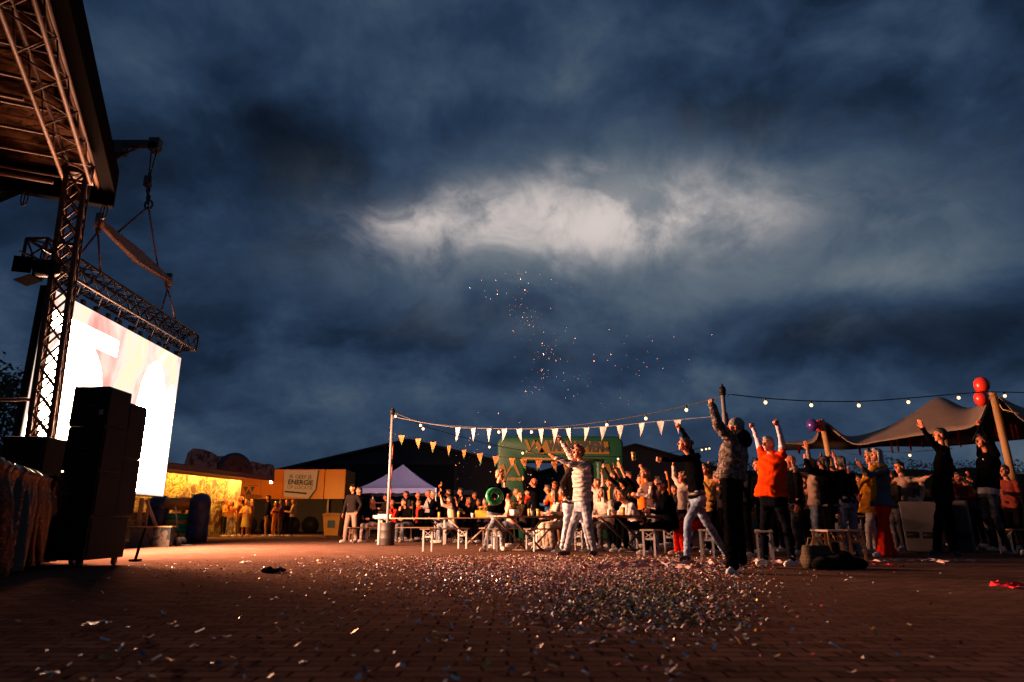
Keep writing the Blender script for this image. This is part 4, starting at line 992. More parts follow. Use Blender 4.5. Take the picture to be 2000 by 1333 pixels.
def make_person(J, label, top, bottom, shoes=(.5, .45, .42), hair='short', hcol='brown', hands=('open', 'open'), vox=.009, group=None, skin=None,
                fem=False, fat=0.0, extras=(), name='person', palm=(None, None), mouth=True):
    s = J['s']; base = V((J['pel'].x, J['pel'].y, 0))
    if 'base' in J: base = J['base']
    up = (J['neck'] - J['pel']).normalized(); f = J['f'].normalized(); r = f.cross(up).normalized(); ff = up.cross(r).normalized()
    hf = J['hf'].normalized(); hu = J.get('hu', V((0, 0, 1))); hu = (hu - hf * hu.dot(hf)).normalized(); hr = hf.cross(hu)
    sw = (.165 if fem else .182) * s
    wf, df = ((.93, .95) if fem else (1.0, 1.0)); wf += fat * .35; df += fat * .5
    sh = {}
    for q, sg in (('L', -1), ('R', 1)):
        p = J['neck'] - up * .075 * s + r * sg * sw * (1 + fat * .2); e = J['el' + q]
        if (e - p).dot(up) > 0: p = p + up * .045 * s - r * sg * .025 * s
        sh[q] = p
    hip = {q: J['pel'] + r * sg * .088 * s - up * .02 * s for q, sg in (('L', -1), ('R', 1))}
    H = J['head']; hs = s * (.97 if fem else 1.0)
    def hp(a, b_, c): return H + (hr * a + hf * b_ + hu * c) * hs
    rotH = M((hr, hf, hu)).transposed()
    # ---- body
    mb = MB(); mb.rings(torso_rings(J, -.012, -.10, .52, s, wf, df))
    mb.cap(J['neck'] - up * .05 * s, hp(0, -.012, -.07), .056 * s, .052 * s)
    mb.ball(hp(0, -.008, .028), (.074 * hs, .094 * hs, .088 * hs), 16, 12, rotH); mb.ball(hp(0, .018, -.04), (.058 * hs, .072 * hs, .078 * hs), 14, 10, rotH)
    mb.ball(hp(0, .055, -.098), (.03 * hs, .024 * hs, .02 * hs), 10, 8, rotH)
    for a in (-1, 1):
        mb.ball(hp(a * .040, .050, -.022), (.028 * hs, .03 * hs, .028 * hs), 10, 8, rotH)
        mb.ball(hp(a * .077, -.008, -.008), (.011 * hs, .024 * hs, .035 * hs), 8, 8, rotH)
    mb.cap(hp(-.034, .076, .034), hp(.034, .076, .034), .014 * hs); mb.cap(hp(0, .086, .02), hp(0, .108, -.024), .010 * hs, .0165 * hs)
    mb.cap(hp(-.016, .080, -.052), hp(.016, .080, -.052), .009 * hs); mb.cap(hp(-.015, .078, -.070), hp(.015, .078, -.070), .010 * hs)
    for i, q in enumerate('LR'):
        el, wr = J['el' + q], J['wr' + q]
        mb.cap(sh[q], el, .052 * s, .040 * s); mb.cap(el, wr, .040 * s, .027 * s); mb.cap(J['neck'] - up * .07 * s, sh[q], .05 * s, .05 * s)
        d = J.get('hd' + q) or (wr - el); pn = palm[i]
        if pn is None: pn = (H - wr) if (wr - sh[q]).dot(up) > 0 else -r * (1 if q == 'R' else -1)
        hand_shape(mb, wr, d, V(pn), s, hands[i], 1 if q == 'L' else -1)
        kn, an = J['kn' + q], J['an' + q]
        mb.cap(hip[q], kn, .082 * s, .054 * s); mb.cap(kn, lerp(kn, an, .4), .053 * s, .054 * s); mb.cap(lerp(kn, an, .35), an, .054 * s, .036 * s)
        td = J['toe' + q].normalized(); mb.cap(an + V((0, 0, -.03 * s)) - td * .03 * s, an + td * .15 * s + V((0, 0, -.05 * s)), .035 * s, .028 * s)
    fd = dict(eyes=[hp(-.031, .088, .014), hp(.031, .088, .014)], mouth=hp(0, .092, -.060), hr=hr, hu=hu, s=hs)
    root = org(mb, name, [skin or SKIN, EYE, LIP], None, vox, 3, 0, fd)
    # move body origin to the base
    for v in root.data.vertices: v.co -= base
    root.location = base; tag(root, label, 'person', group)
    fd['eyes'] = [e - base for e in fd['eyes']]; fd['mouth'] = fd['mouth'] - base
    v2 = vox * 1.15
    # ---- trousers
    if bottom.get('skirt'):
        mb = MB(); rg = torso_rings(J, .014, -.06, .10, s, wf, df); ln = bottom['skirt'] * s; c = J['pel']
        mb.rings(rg); mb.rings([[c + V((math.cos(q) * (.17 + .04 * t) * s, math.sin(q) * (.14 + .06 * t) * s, -.05 - t * ln)) for q in (2 * math.pi * i / 20 for i in range(20))] for t in (0, .5, 1)])
        org(mb, 'skirt', cloth(bottom['col'], kind=bottom.get('kind', 'plain')), root, v2, 3, .004)
    else:
        mb = MB(); mb.rings(torso_rings(J, .012, -.11, .10, s, wf, df)); fl = bottom.get('flare', 0.0); ex = bottom.get('loose', 0.0)
        for q in 'LR':
            kn, an = J['kn' + q], J['an' + q]; end = an + (kn - an).normalized() * bottom.get('crop', .01) * s
            mb.cap(hip[q], kn, (.100 + ex) * s * (1 + fat * .3), (.068 + ex) * s); mb.cap(kn, lerp(kn, end, .4), (.068 + ex) * s, (.066 + ex + fl * .4) * s); mb.cap(lerp(kn, end, .38), end, (.066 + ex + fl * .4) * s, (.050 + ex + fl) * s)
            if (kn - hip[q]).normalized().dot(-up) < .6: mb.cap(J['pel'] - up * .02 * s, lerp(hip[q], kn, .4), .10 * s, .095 * s)
        org(mb, 'trousers', cloth(dk(bottom['col']), kind=bottom.get('kind', 'plain')), root, v2, 3, .007)
    # ---- top
    puff = top.get('puff', .0); off = .016 + puff; sl = top.get('sleeve', 1.0); hem = top.get('hem', -.02)
    cap_r = (.060 + puff) * s
    mb = MB(); mb.rings(torso_rings(J, off, hem, .50, s, wf, df, top.get('hemflare', .0), belly=fat * .12))
    mb.cap(J['neck'] - up * .02 * s, J['neck'] + up * (.045 if top.get('collar') else .015) * s + hf * .0, (.068 + puff * .3) * s, (.064 + puff * .3) * s)
    slc = {}
    for q, sg in (('L', -1), ('R', 1)):
        el, wr = J['el' + q], J['wr' + q]
        if puff: mb.cap(sh[q] - r * sg * .03 * s, sh[q], .072 * s + puff * .5, .066 * s + puff * .4)
        mb.cap(J['neck'] - up * .07 * s, sh[q], .066 * s, .068 * s)
        if sl >= .5:
            e2 = lerp(el, wr, (sl - .5) * 2 * .97)
            mb.cap(sh[q], el, .066 * s + puff * .7, .053 * s + puff * .6); mb.cap(el, e2, .052 * s + puff * .6, lerp((.05, 0, 0), (.037, 0, 0), (sl - .5) * 2).x * s + puff * .5)
        else:
            mb.cap(sh[q], lerp(sh[q], el, sl * 2), .068 * s + puff * .7, .064 * s + puff * .6)
    if top.get('hood'):
        c = J['neck'] + up * .01 * s - ff * .085 * s
        for a in (-.07, 0, .07): mb.ball(c + r * a * s - ff * (.03 if a == 0 else 0) * s - up * (.03 if a == 0 else 0), (.075 * s, .075 * s, .07 * s), 10, 8)
    org(mb, top.get('name', 'jacket'), cloth(dk(top['col']), kind=top.get('kind', 'plain')), root, v2, 4, .008)
    if top.get('inner'):                                      # sleeves of a shirt worn underneath
        mb = MB()
        for q in 'LR':
            el, wr = J['el' + q], J['wr' + q]; mb.cap(lerp(sh[q], el, .25), el, .058 * s, .052 * s); mb.cap(el, lerp(el, wr, .97), .05 * s, .036 * s)
        org(mb, 'undershirt', cloth(top['inner']), root, v2, 3, .006)
    if top.get('under'):                                      # shirt showing at the chest
        mb = MB(); mb.rings(torso_rings(J, off - .012, hem - top.get('under_len', .07), .47, s, wf, df)); org(mb, 'shirt', cloth(top['under']), root, v2, 3, .005)
    # ---- shoes
    for q in 'LR':
        an, td = J['an' + q], J['toe' + q].normalized(); g_ = V((0, 0, an.z - .085 * s)) if not J.get('tip' + q) else None
        mb = MB(); z0 = an - V((0, 0, .085 * s)); zz = V((0, 0, 1)); sd = td.cross(zz).normalized()
        if J.get('tip' + q): zz = sd.cross(td).normalized(); z0 = an - zz * .085 * s
        mb.cap(z0 + zz * .042 * s - td * .045 * s, z0 + zz * .04 * s + td * .13 * s, .041 * s, .043 * s); mb.cap(z0 + zz * .04 * s + td * .10 * s, z0 + zz * .032 * s + td * .178 * s, .042 * s, .031 * s)
        mb.cap(z0 + zz * .05 * s - td * .035 * s, an + zz * .012 * s - td * .012 * s, .040 * s, .043 * s); mb.cap(z0 + zz * .055 * s + td * .03 * s, z0 + zz * .05 * s + td * .08 * s, .04 * s, .036 * s)
        mb.rings([[z0 + zz * h_ * s + td * (.06 + .135 * math.cos(a)) * s + sd * (.046 * math.sin(a)) * s for a in (2 * math.pi * i / 18 for i in range(18))] for h_ in (.0, .012, .024)])
        org(mb, 'shoe', plain('shoe', shoes, .55, bump=.2, bscale=60), root, min(vox, .010), 2)
    # ---- hair
    if hair != 'bald':
        mb = MB(); hc = hairm(HAIR[hcol]); b0 = lambda a, b_, c, ax: mb.ball(hp(a, b_, c), tuple(x * hs for x in ax), 14, 10, rotH)
        if hair in ('short', 'long', 'bun', 'pony', 'bob', 'curly', 'quiff'):
            b0(0, -.020, .045, (.082, .098, .086)); b0(0, -.045, -.005, (.076, .072, .085))
            b0(0, .045, .098, (.055, .045, .030))
        if hair == 'quiff': b0(0, .06, .115, (.05, .04, .035)); b0(-.02, .04, .125, (.04, .04, .03))
        if hair in ('long', 'bob'):
            L_ = .30 if hair == 'long' else .15
            for a in (-.065, -.03, .03, .065): mb.cap(hp(a, -.05, .0), hp(a * 1.25, -.075, -L_), .042 * hs, .030 * hs)
            for a in (-.078, .078): mb.cap(hp(a, .01, .03), hp(a * 1.1, -.0, -L_ * .8), .026 * hs, .022 * hs)
        if hair == 'bun': mb.ball(hp(0, -.125, .06), .045 * hs, 10, 8)
        if hair == 'pony': mb.cap(hp(0, -.11, .06), hp(0, -.15, -.16), .035 * hs, .018 * hs)
        if hair == 'curly':
            rs = random.Random(len(JOBS))
            for i in range(40):
                v = V((rs.gauss(0, 1), rs.gauss(-.3, 1), rs.gauss(.4, .9))).normalized(); b0(v.x * .085, -.02 + v.y * .1, .03 + v.z * .1, (.032, .032, .032)) if v.y < .55 else None
        if hair == 'cap':
            b0(0, -.010, .050, (.083, .101, .080)); mb.rings([[hp(math.cos(q) * .07, .085 + math.sin(q) * .06, h_) for q in (2 * math.pi * i / 16 for i in range(16))] for h_ in (.048, .062)])
        if hair == 'beanie': b0(0, -.012, .048, (.086, .103, .092)); b0(0, -.03, .02, (.085, .09, .06))
        org(mb, 'cap' if hair in ('cap', 'beanie') else 'hair', cloth(HAIR[hcol]) if hair in ('cap', 'beanie') else hc, root, min(vox, .011), 2, .003)
    for e in extras:
        if e == 'sunglasses':
            mb = MB()
            for a in (-1, 1): mb.ball(hp(a * .033, .098, .016), (.026 * hs, .008 * hs, .020 * hs), 10, 8, rotH); mb.cap(hp(a * .06, .09, .02), hp(a * .082, -.01, .012), .004)
            mb.cap(hp(-.02, .102, .022), hp(.02, .102, .022), .004); mb.build('sunglasses', BLACK, root, True, origin=base)
        if e == 'belt':
            mb = MB(); mb.rings(torso_rings(J, .024, .035, .075, s, wf, df)); mb.build('belt', plain('leather', (.03, .018, .012), .5), root, True, origin=base)
        if isinstance(e, tuple) and e[0] == 'scarf':
            mb = MB(); c = J['neck'] + up * .03 * s
            mb.tube([c + (r * math.cos(q) * .085 + ff * math.sin(q) * .08) * s for q in (2 * math.pi * i / 16 for i in range(17))], .04 * s, 8)
            mb.cap(c + ff * .09 * s, J['pel'] + up * .1 * s + ff * .15 * s, .05 * s, .07 * s); org(mb, 'scarf', cloth(e[1]), root, v2, 3, .006)
        if e == 'backpack':
            mb = MB(); c = J['pel'] + up * .30 * s - ff * .22 * s; mb.ball(c, (.15 * s, .15 * s, .22 * s)); org(mb, 'backpack', cloth((.012, .011, .011)), root, v2, 3)
        if e == 'hoodback':
            mb = MB(); 
            for a in (-.10, 0, .10): mb.ball(J['neck'] + up * .03 * s - ff * .12 * s + r * a * s, (.095 * s, .10 * s, .11 * s), 12, 8)
            org(mb, 'hood', cloth((.010, .010, .012)), root, v2, 3, .006)
    return root

# ---------------------------------------------------------------- posed from measured joints (people nearest the camera)
def fit(px, py, parent, L, side):
    d = ray(px, py); oc = CAM - parent; a = d.dot(d); b = 2 * d.dot(oc); c = oc.dot(oc) - L * L; q = b * b - 4 * a * c
    t = -b / (2 * a) if q < 0 else (-b + (math.sqrt(q) if side == 'f' else -math.sqrt(q))) / (2 * a)
    p = CAM + d * t; v = p - parent
    return parent + v.normalized() * L if q < 0 else p
def px_person(Y, s, f, pel, neck, head, hf, elL, wrL, elR, wrR, knL, anL, knR, anR, toes=(None, None), bend=0.0, **kw):
    J = dict(s=s, f=V(f).normalized(), hf=V(hf).normalized(), bend=bend)
    J['pel'] = P(pel[0], pel[1], Y + (pel[2] if len(pel) > 2 else 0)); J['neck'] = P(neck[0], neck[1], Y + (neck[2] if len(neck) > 2 else 0)); J['head'] = P(head[0], head[1], Y + (head[2] if len(head) > 2 else 0))
    if 'hu' in kw: J['hu'] = V(kw.pop('hu'))
    for q in 'LR':
        if 'tip' + q in kw: J['tip' + q] = kw.pop('tip' + q)
    up = (J['neck'] - J['pel']).normalized(); r = J['f'].cross(up).normalized(); fem = kw.get('fem')
    for q, sg, el, wr, kn, an, td in (('L', -1, elL, wrL, knL, anL, toes[0]), ('R', 1, elR, wrR, knR, anR, toes[1])):
        sh = J['neck'] - up * .06 * s + r * sg * .175 * s; hip = J['pel'] + r * sg * .088 * s
        J['el' + q] = fit(el[0], el[1], sh, .31 * s, el[2]); J['wr' + q] = fit(wr[0], wr[1], J['el' + q], .265 * s, wr[2])
        g = G(an[0], an[1]); J['an' + q] = g + V((0, 0, .085 * s)); J['kn' + q] = fit(kn[0], kn[1], hip, .42 * s, kn[2]); J['toe' + q] = V(td) if td else V(f)
    return make_person(J, **kw)

# ---------------------------------------------------------------- posed from presets (people in the crowd)
ARMS = {'down': ((.02, .07, -.28), (.06, .02, -.25)), 'clap': ((.14, .08, -.24), (.2, -.22, .14)), 'clap_high': ((.20, .06, .08), (.06, -.17, .2)),
        'up': ((.07, .08, .27), (.02, -.02, .25)), 'up_wide': ((.04, .2, .2), (.03, .05, .24)), 'point': ((.27, .04, .05), (.24, -.03, .06)), 'table': ((.12, .08, -.25), (.22, -.1, .03)),
        'lap': ((.06, .08, -.27), (.22, -.12, -.02)), 'pocket': ((-.06, .10, -.26), (.12, -.04, -.22)), 'drink': ((.14, .10, -.22), (.14, -.10, .18)), 'fold': ((.08, .10, -.26), (.16, -.2, .02)),
        'chin': ((.14, .06, -.23), (.06, -.12, .22)), 'wide': ((.03, .28, -.03), (.10, .22, .03)), 'wave': ((.05, .16, .22), (.0, .0, .25)), 'hold': ((.10, .10, -.26), (.22, -.08, .04)), 'upfront': ((.2, .04, .2), (.1, -.03, .23))}
def crowd(px, Y, Ht, head_, label, top, bottom, arms=('down', 'down'), sit=False, lean=0.0, hlook=None, stance=.11, step=0.0, **kw):
    s = Ht / 1.75; g = GX(px, Y); a = R(head_); f = V((math.cos(a), math.sin(a), 0)); r = f.cross(UZ)
    look = R(hlook if hlook is not None else head_); J = dict(s=s, f=f, hf=V((math.cos(look), math.sin(look), .04)))
    if sit:
        J['pel'] = g + V((0, 0, .57 + .03 * (s - 1))); J['neck'] = J['pel'] + (f * (.06 + lean) + V((0, 0, .50))).normalized() * .52 * s
        for q, sg in (('L', -1), ('R', 1)):
            J['kn' + q] = J['pel'] + f * .42 * s + r * sg * .11 * s + V((0, 0, -.05)); k = J['kn' + q]; J['an' + q] = V((k.x, k.y, 0)) + f * (.06 * sg * .6) * s + V((0, 0, .085 * s)); J['toe' + q] = f + r * sg * .15
        J['base'] = g + f * .2
    else:
        J['pel'] = g + V((0, 0, .92 * s - .5 * step * step)); J['neck'] = J['pel'] + (f * lean + V((0, 0, .52))).normalized() * .52 * s
        for q, sg in (('L', -1), ('R', 1)):
            an = g + r * sg * stance * s + f * step * sg * s; J['an' + q] = V((an.x, an.y, .085 * s)); J['kn' + q] = lerp(J['pel'] + r * sg * .088 * s, J['an' + q], .52) + f * .035 * s; J['toe' + q] = f + r * sg * .25
    up = (J['neck'] - J['pel']).normalized(); J['head'] = J['neck'] + up * .185 * s + f * .03 * s
    for q, sg, nm in (('L', -1, arms[0]), ('R', 1, arms[1])):
        e, w = ARMS[nm]; sh = J['neck'] - up * .06 * s + r * sg * .175 * s
        to = lambda v: (f * v[0] + r * sg * v[1] + UZ * v[2]).normalized()
        J['el' + q] = sh + to(e) * .29 * s; J['wr' + q] = J['el' + q] + to(w) * .25 * s
    hd = {'down': 'relaxed', 'clap': 'open', 'clap_high': 'open', 'up': 'fist', 'up_wide': 'open', 'point': 'point', 'table': 'relaxed', 'lap': 'relaxed', 'pocket': 'fist', 'drink': 'grip', 'fold': 'relaxed', 'chin': 'relaxed', 'wide': 'open', 'wave': 'open', 'hold': 'grip', 'upfront': 'fist'}
    kw.setdefault('hands', (hd[arms[0]], hd[arms[1]])); kw.setdefault('vox', .009 if Y < 16.5 else .012 if Y < 22 else .015)
    pr = make_person(J, label, top, bottom, **kw); pr_info[pr.name] = J; return pr
pr_info = {}
# ================================================================ beer tables and benches
TOPW = plain('pale_table_top', (.36, .27, .20), .55, bump=.15, bscale=30); TOPB = plain('brown_table_top', (.16, .075, .04), .5, bump=.2, bscale=25)
LEGW = plain('bench_white', (.40, .36, .35), .5, .1); LEGB = plain('brown_metal', (.13, .075, .05), .5, .3); TOPO = plain('orange_wood', (.42, .18, .06), .55, bump=.2, bscale=25)
def beer_table(px, Y, ln, ang, label, mat, legs='X', legm=None, z=.715, wd=.55):
    g = GX(px, Y); r = empty('beer_table', g, label, 'table', 'folding beer tables'); rot = M.Rotation(R(ang), 3, 'Z'); legm = legm or LEGB
    t = lambda x, y, zz: g + rot @ V((x, y, zz))
    for k in (-1, 1):
        mb = MB(); mb.box(t(0, k * wd * .252, z), (ln, wd * .495, .03), rot); mb.build('table_top', mat, r, bevel=.004)
    for k in (-1, 1):
        mb = MB(); mb.box(t(k * ln * .36, 0, z - .03), (.05, wd * .9, .03), rot); mb.build('batten', mat, r)
    if legs == 'X':
        for k in (-1, 1):
            for s_ in (-1, 1):
                mb = MB(); a = t(k * ln * .40, s_ * wd * .38, z - .03); b = t(-k * ln * .10, s_ * wd * .38, .015)
                mb.tube([a, b], .022, 6); mb.build('leg', legm, r, True)
            mb = MB(); mb.tube([t(-k * ln * .10, -wd * .45, .02), t(-k * ln * .10, wd * .45, .02)], .02, 6); mb.build('foot_bar', legm, r, True)
    else:
        for k in (-1, 1):
            for s_ in (-1, 1):
                mb = MB(); mb.box(t(k * ln * .44, s_ * wd * .34, (z - .03) / 2), (.05, .05, z - .03), rot); mb.build('leg', legm, r, bevel=.004)
            mb = MB(); mb.box(t(k * ln * .44, 0, .34), (.03, wd * .6, .05), rot); mb.tube([t(k * ln * .44, 0, .4), t(k * ln * .28, 0, z - .04)], .012, 6); mb.build('cross_bar', legm, r)
    return r, t
def bench(px, Y, ln, ang, label, mat=None, legm=None, z=.455, wd=.25):
    g = GX(px, Y); r = empty('beer_bench', g, label, 'bench', 'beer benches'); rot = M.Rotation(R(ang), 3, 'Z'); mat = mat or TOPW; legm = legm or LEGW
    t = lambda x, y, zz: g + rot @ V((x, y, zz))
    mb = MB(); mb.box(t(0, 0, z), (ln, wd, .028), rot); mb.build('seat', mat, r, bevel=.004)
    for k in (-1, 1):
        for s_ in (-1, 1):
            mb = MB(); mb.box(t(k * ln * .43, s_ * wd * .40, (z - .014) / 2), (.035, .035, z - .016), rot); mb.build('leg', legm, r)
        mb = MB(); mb.box(t(k * ln * .43, 0, .30), (.02, wd * .74, .035), rot)
        mb.tube([t(k * ln * .43, -wd * .36, .31), t(k * ln * .43, wd * .36, z - .03)], .009, 6); mb.tube([t(k * ln * .43, wd * .36, .31), t(k * ln * .43, -wd * .36, z - .03)], .009, 6)
        mb.tube([t(k * ln * .42, 0, .30), t(k * ln * .24, 0, z - .02)], .010, 6); mb.build('cross_brace', legm, r)
    return r
T = {}
T['white'] = beer_table(806, 20.2, 2.1, 0, 'pale white topped beer table behind the oil drum', TOPW, 'H', LEGW)
T['brown1'] = beer_table(921, 19.0, 1.5, 4, 'brown cross legged beer table left of the man with the green ring', TOPB)
T['brown2'] = beer_table(1032, 15.4, 2.2, 52, 'brown cross legged beer table carrying the yellow flowers', TOPB)
T['dark'] = beer_table(1241, 14.6, 2.1, 42, 'dark beer table with glasses in front of the man in sunglasses', TOPB, 'X', DARKSTEEL)
T['t5'] = beer_table(880, 24.5, 2.2, 60, 'brown beer table far back in front of the party tent', TOPB)
T['t6'] = beer_table(1120, 20.0, 2.2, 55, 'brown beer table deep in the crowd below the arch', TOPB)
T['t7'] = beer_table(1362, 17.5, 2.2, 60, 'brown beer table behind the pointing woman', TOPB)
T['t8'] = beer_table(1660, 15.5, 2.2, 65, 'dark beer table behind the woman in red trousers', TOPB)
bench(872, 15.9, 2.1, 70, 'white legged bench standing empty in front of the brown table', TOPB)
bench(969, 16.0, 2.1, 86, 'white legged bench beside the man with the green ring')
bench(1015, 17.2, 2.1, 55, 'white legged bench at the table with yellow flowers', TOPB)
bench(1287, 13.6, 2.1, 66, 'white legged bench under the man in sunglasses')
bench(1379, 12.9, 2.1, 74, 'white legged bench behind the legs of the pointing woman')
bench(1489, 11.3, 2.1, 71, 'white legged bench behind the woman in the orange shirt')
bench(1612, 12.0, 1.7, 76, 'wooden bench with a pale seat behind the dark bag heap', TOPW, TOPO)
bench(1656, 11.9, 1.7, 72, 'wooden bench with a dark seat beside the dark bag heap', TOPB, TOPO)
bench(1998, 13.2, 2.1, 76, 'bench with an orange seat at the right frame edge', TOPO)
bench(735, 22.6, 2.0, 40, 'bench under the seated woman with long hair', TOPB, LEGB); bench(812, 22.0, 2.2, 0, 'bench behind the white topped table', TOPB, LEGB)
bench(1185, 15.9, 2.1, 40, 'bench under the woman in the cream fleece', TOPB); bench(1085, 15.8, 2.1, 50, 'bench under the seated man in cream trousers', TOPB)
bench(898, 22.6, 2.1, 20, 'bench under the clapping man in the beige jacket', TOPB, LEGB); bench(1000, 19.4, 2.1, 40, 'bench behind the table with yellow flowers', TOPB, LEGB)

# things on the tables
GLASSM = plain('beer_glass', (.55, .30, .07), .15); WHITEC = plain('white_cup', (.7, .66, .6), .5)
def cup(p, mat, h_, label, name='cup', r0=.032, r1=.04, group='cups and glasses on the tables'):
    p = V(p); mb = MB(); rg = [[p + V((math.cos(q) * k, math.sin(q) * k, z)) for q in (2 * math.pi * i / 12 for i in range(12))] for z, k in ((0, r0), (h_, r1), (h_, r1 * .9), (h_ * .75, r1 * .85))]
    mb.rings(rg); o = mb.build(name, mat, None, True, origin=p); return tag(o, label, 'cup' if name == 'cup' else name, group)
_, tf = T['brown2']; _, td_ = T['dark']; _, tw = T['white']; _, tb1 = T['brown1']
fl = empty('flower_pot', tf(-.45, .05, .731), 'bunch of yellow flowers in a pot on the brown table', 'flowers')
mb = MB(); b0 = tf(-.45, .05, .731); rg = [[b0 + V((math.cos(q) * k, math.sin(q) * k, z)) for q in (2 * math.pi * i / 14 for i in range(14))] for z, k in ((0, .07), (.13, .1), (.13, .085), (.1, .08))]; mb.rings(rg); mb.build('pot', WHITEC, fl, True)
def flower_mass(b0, n, w, parent, seed):
    rs = random.Random(seed); mb = MB(); lm = MB()
    for i in range(n):
        p = b0 + V((rs.gauss(0, w), rs.gauss(0, w), .16 + rs.random() * .13)); 
        for k in range(6):
            a = 6.28 * k / 6; d = V((math.cos(a), math.sin(a), .3)) * .028; e = V((-math.sin(a), math.cos(a), 0)) * .012
            mb.add([p, p + d * .6 + e, p + d, p + d * .6 - e], [(0, 1, 2, 3)])
        mb.ball(p, .012, 6, 4); lm.tube([b0 + V((0, 0, .1)), p], .003, 4)
        q = p + V((rs.gauss(0, .03), rs.gauss(0, .03), -.05)); lm.add([q, q + V((.03, .01, .01)), q + V((.05, .0, .0)), q + V((.03, -.01, .01))], [(0, 1, 2, 3)])
    mb.build('blossom', plain('yellow_petal', (.60, .34, .02), .6), parent, fix=False); lm.build('stem', plain('leaf', (.035, .05, .022), .8, var=.5), parent, fix=False)
flower_mass(b0, 46, .085, fl, 3)
fl2 = empty('flower_pot', tb1(.28, 0, .731), 'yellow crate of flowers on the brown table behind the green ring', 'flowers'); b1 = tb1(.28, 0, .731)
mb = MB(); mb.box(b1 + V((0, 0, .09)), (.34, .22, .18), None, 0, 1.12); mb.build('crate', plain('yellow_crate', (.55, .33, .03), .5), fl2, bevel=.01); flower_mass(b1 + V((0, 0, .0)), 26, .09, fl2, 5)
rs = random.Random(11)
cl = ['tall beer glass', 'white paper cup', 'amber beer glass', 'clear plastic cup', 'small white tub', 'half full beer glass']
k = 0
for tn, fn, spots, tname in (('brown2', tf, ((-.15, .1), (.02, -.1), (.2, .12), (.33, -.05), (-.7, -.15), (.5, .1)), 'yellow flower table'), ('dark', td_, ((-.7, .1), (-.5, -.1), (-.3, .1), (-.12, -.05), (.1, .12), (.3, -.1), (.5, .08), (.72, 0)), 'dark table'), ('brown1', tb1, ((-.35, .05), (.02, -.1), (.55, 0)), 'table behind the green ring'), ('white', tw, ((.75, .0),), 'pale table')):
    where = ['at the near end', 'second from the near end', 'third along', 'near the middle', 'just past the middle', 'toward the far end', 'second from the far end', 'at the far end']
    for i, (x, y) in enumerate(spots):
        kk = (i + len(tn)) % 6; hh = .16 if kk in (0, 2, 5) else .11
        cup(fn(x, y, .731), WHITEC if kk in (1, 4) else GLASSM, hh, f'{cl[kk]} {where[i]} of the {tname}', 'cup'); k += 1
def bottle(p, label):
    p = V(p); mb = MB(); mb.rings([[p + V((math.cos(q) * k_, math.sin(q) * k_, z)) for q in (2 * math.pi * i / 12 for i in range(12))] for z, k_ in ((0, .03), (.14, .031), (.18, .013), (.24, .012), (.245, .014))]); o = mb.build('bottle', plain('bottle_glass', (.10, .06, .02), .15), None, True, origin=p); tag(o, label, 'bottle', 'bottles on the tables')
bottle(tf(.12, 0, .731), 'brown bottle on the table with the yellow flowers'); bottle(td_(-.05, .14, .731), 'brown bottle in the middle of the dark table'); bottle(tb1(.45, .08, .731), 'brown bottle beside the yellow flower crate')
mb = MB(); c = tw(-.85, -.05, .731); mb.box(c + V((0, 0, .035)), (.5, .35, .07)); mb.box(c + V((.05, -.02, .085)), (.35, .28, .03), M.Rotation(.3, 3, 'Z')); o = mb.build('paper_stack', WHITEC, None, bevel=.005, origin=c); tag(o, 'untidy pale paper stack on the left end of the white topped table', 'papers')

# ================================================================ people nearest the camera
DENIM = (.10, .13, .19); BLK = (.0045, .004, .0042); NAVY = (.007, .008, .015); KHAKI = (.26, .19, .14); CREAM = (.62, .52, .44); ORG = (.72, .048, .004)
px_person(13.3, 1.07, (-.85, -.5, 0), (1138, 984), (1136, 909), (1130, 884), (-.95, -.35, .12), (1110, 905, 'n'), (1086, 894, 'n'), (1112, 886, 'f'), (1098, 864, 'f'),
    (1150, 1030, 'n'), (1161, 1085, 0), (1118, 1030, 'n'), (1106, 1085, 0), toes=((-.5, -.85, 0), (-.8, -.6, 0)),
    label='young man in a cream quilted jacket and light jeans throwing both arms forward', top=dict(col=(.46, .39, .35), kind='quilt', puff=.022, hem=.03, collar=1), bottom=dict(col=(.20, .20, .23), kind='denim', loose=.006), shoes=(.015, .013, .013), hair='quiff', hcol='red', hands=('open', 'spread'), vox=.008, extras=('belt',))
px_person(13.8, 1.04, (-.8, .2, 0), (1112, 985), (1118, 912), (1122, 888), (-.9, .1, .1), (1098, 945, 'n'), (1106, 978, 'n'), (1112, 945, 'f'), (1112, 980, 'f'),
    (1106, 1030, 'n'), (1098, 1081, 0), (1150, 1030, 'f'), (1152, 1079, 0),
    label='person in a dark jacket and jeans standing right behind the cream jacket man', top=dict(col=(.04, .03, .028), hem=.0), bottom=dict(col=(.32, .34, .40), kind='denim'), shoes=(.02, .018, .018), hair='short', hcol='dark', hands=('relaxed', 'relaxed'), vox=.009)
px_person(11.6, 1.0, (-.92, -.25, 0), (1362, 974), (1352, 890), (1336, 868), (-1, -.05, .22), (1300, 899, 'n'), (1250, 897, 'n'), (1347, 852, 'f'), (1322, 826, 'f'),
    (1335, 1035, 'n'), (1342, 1096, 0), (1388, 1036, 'n'), (1417, 1090, 0), toes=((-.75, -.65, 0), (.3, -.9, 0)),
    label='woman in a black jacket and blue jeans pointing one arm up and one forward', top=dict(col=BLK, hem=.0, kind='plain', collar=1), bottom=dict(col=DENIM, kind='denim', loose=.004), shoes=(.02, .016, .015), hair='bun', hcol='brown', hands=('grip', 'point'), vox=.008, fem=True, extras=('belt',))
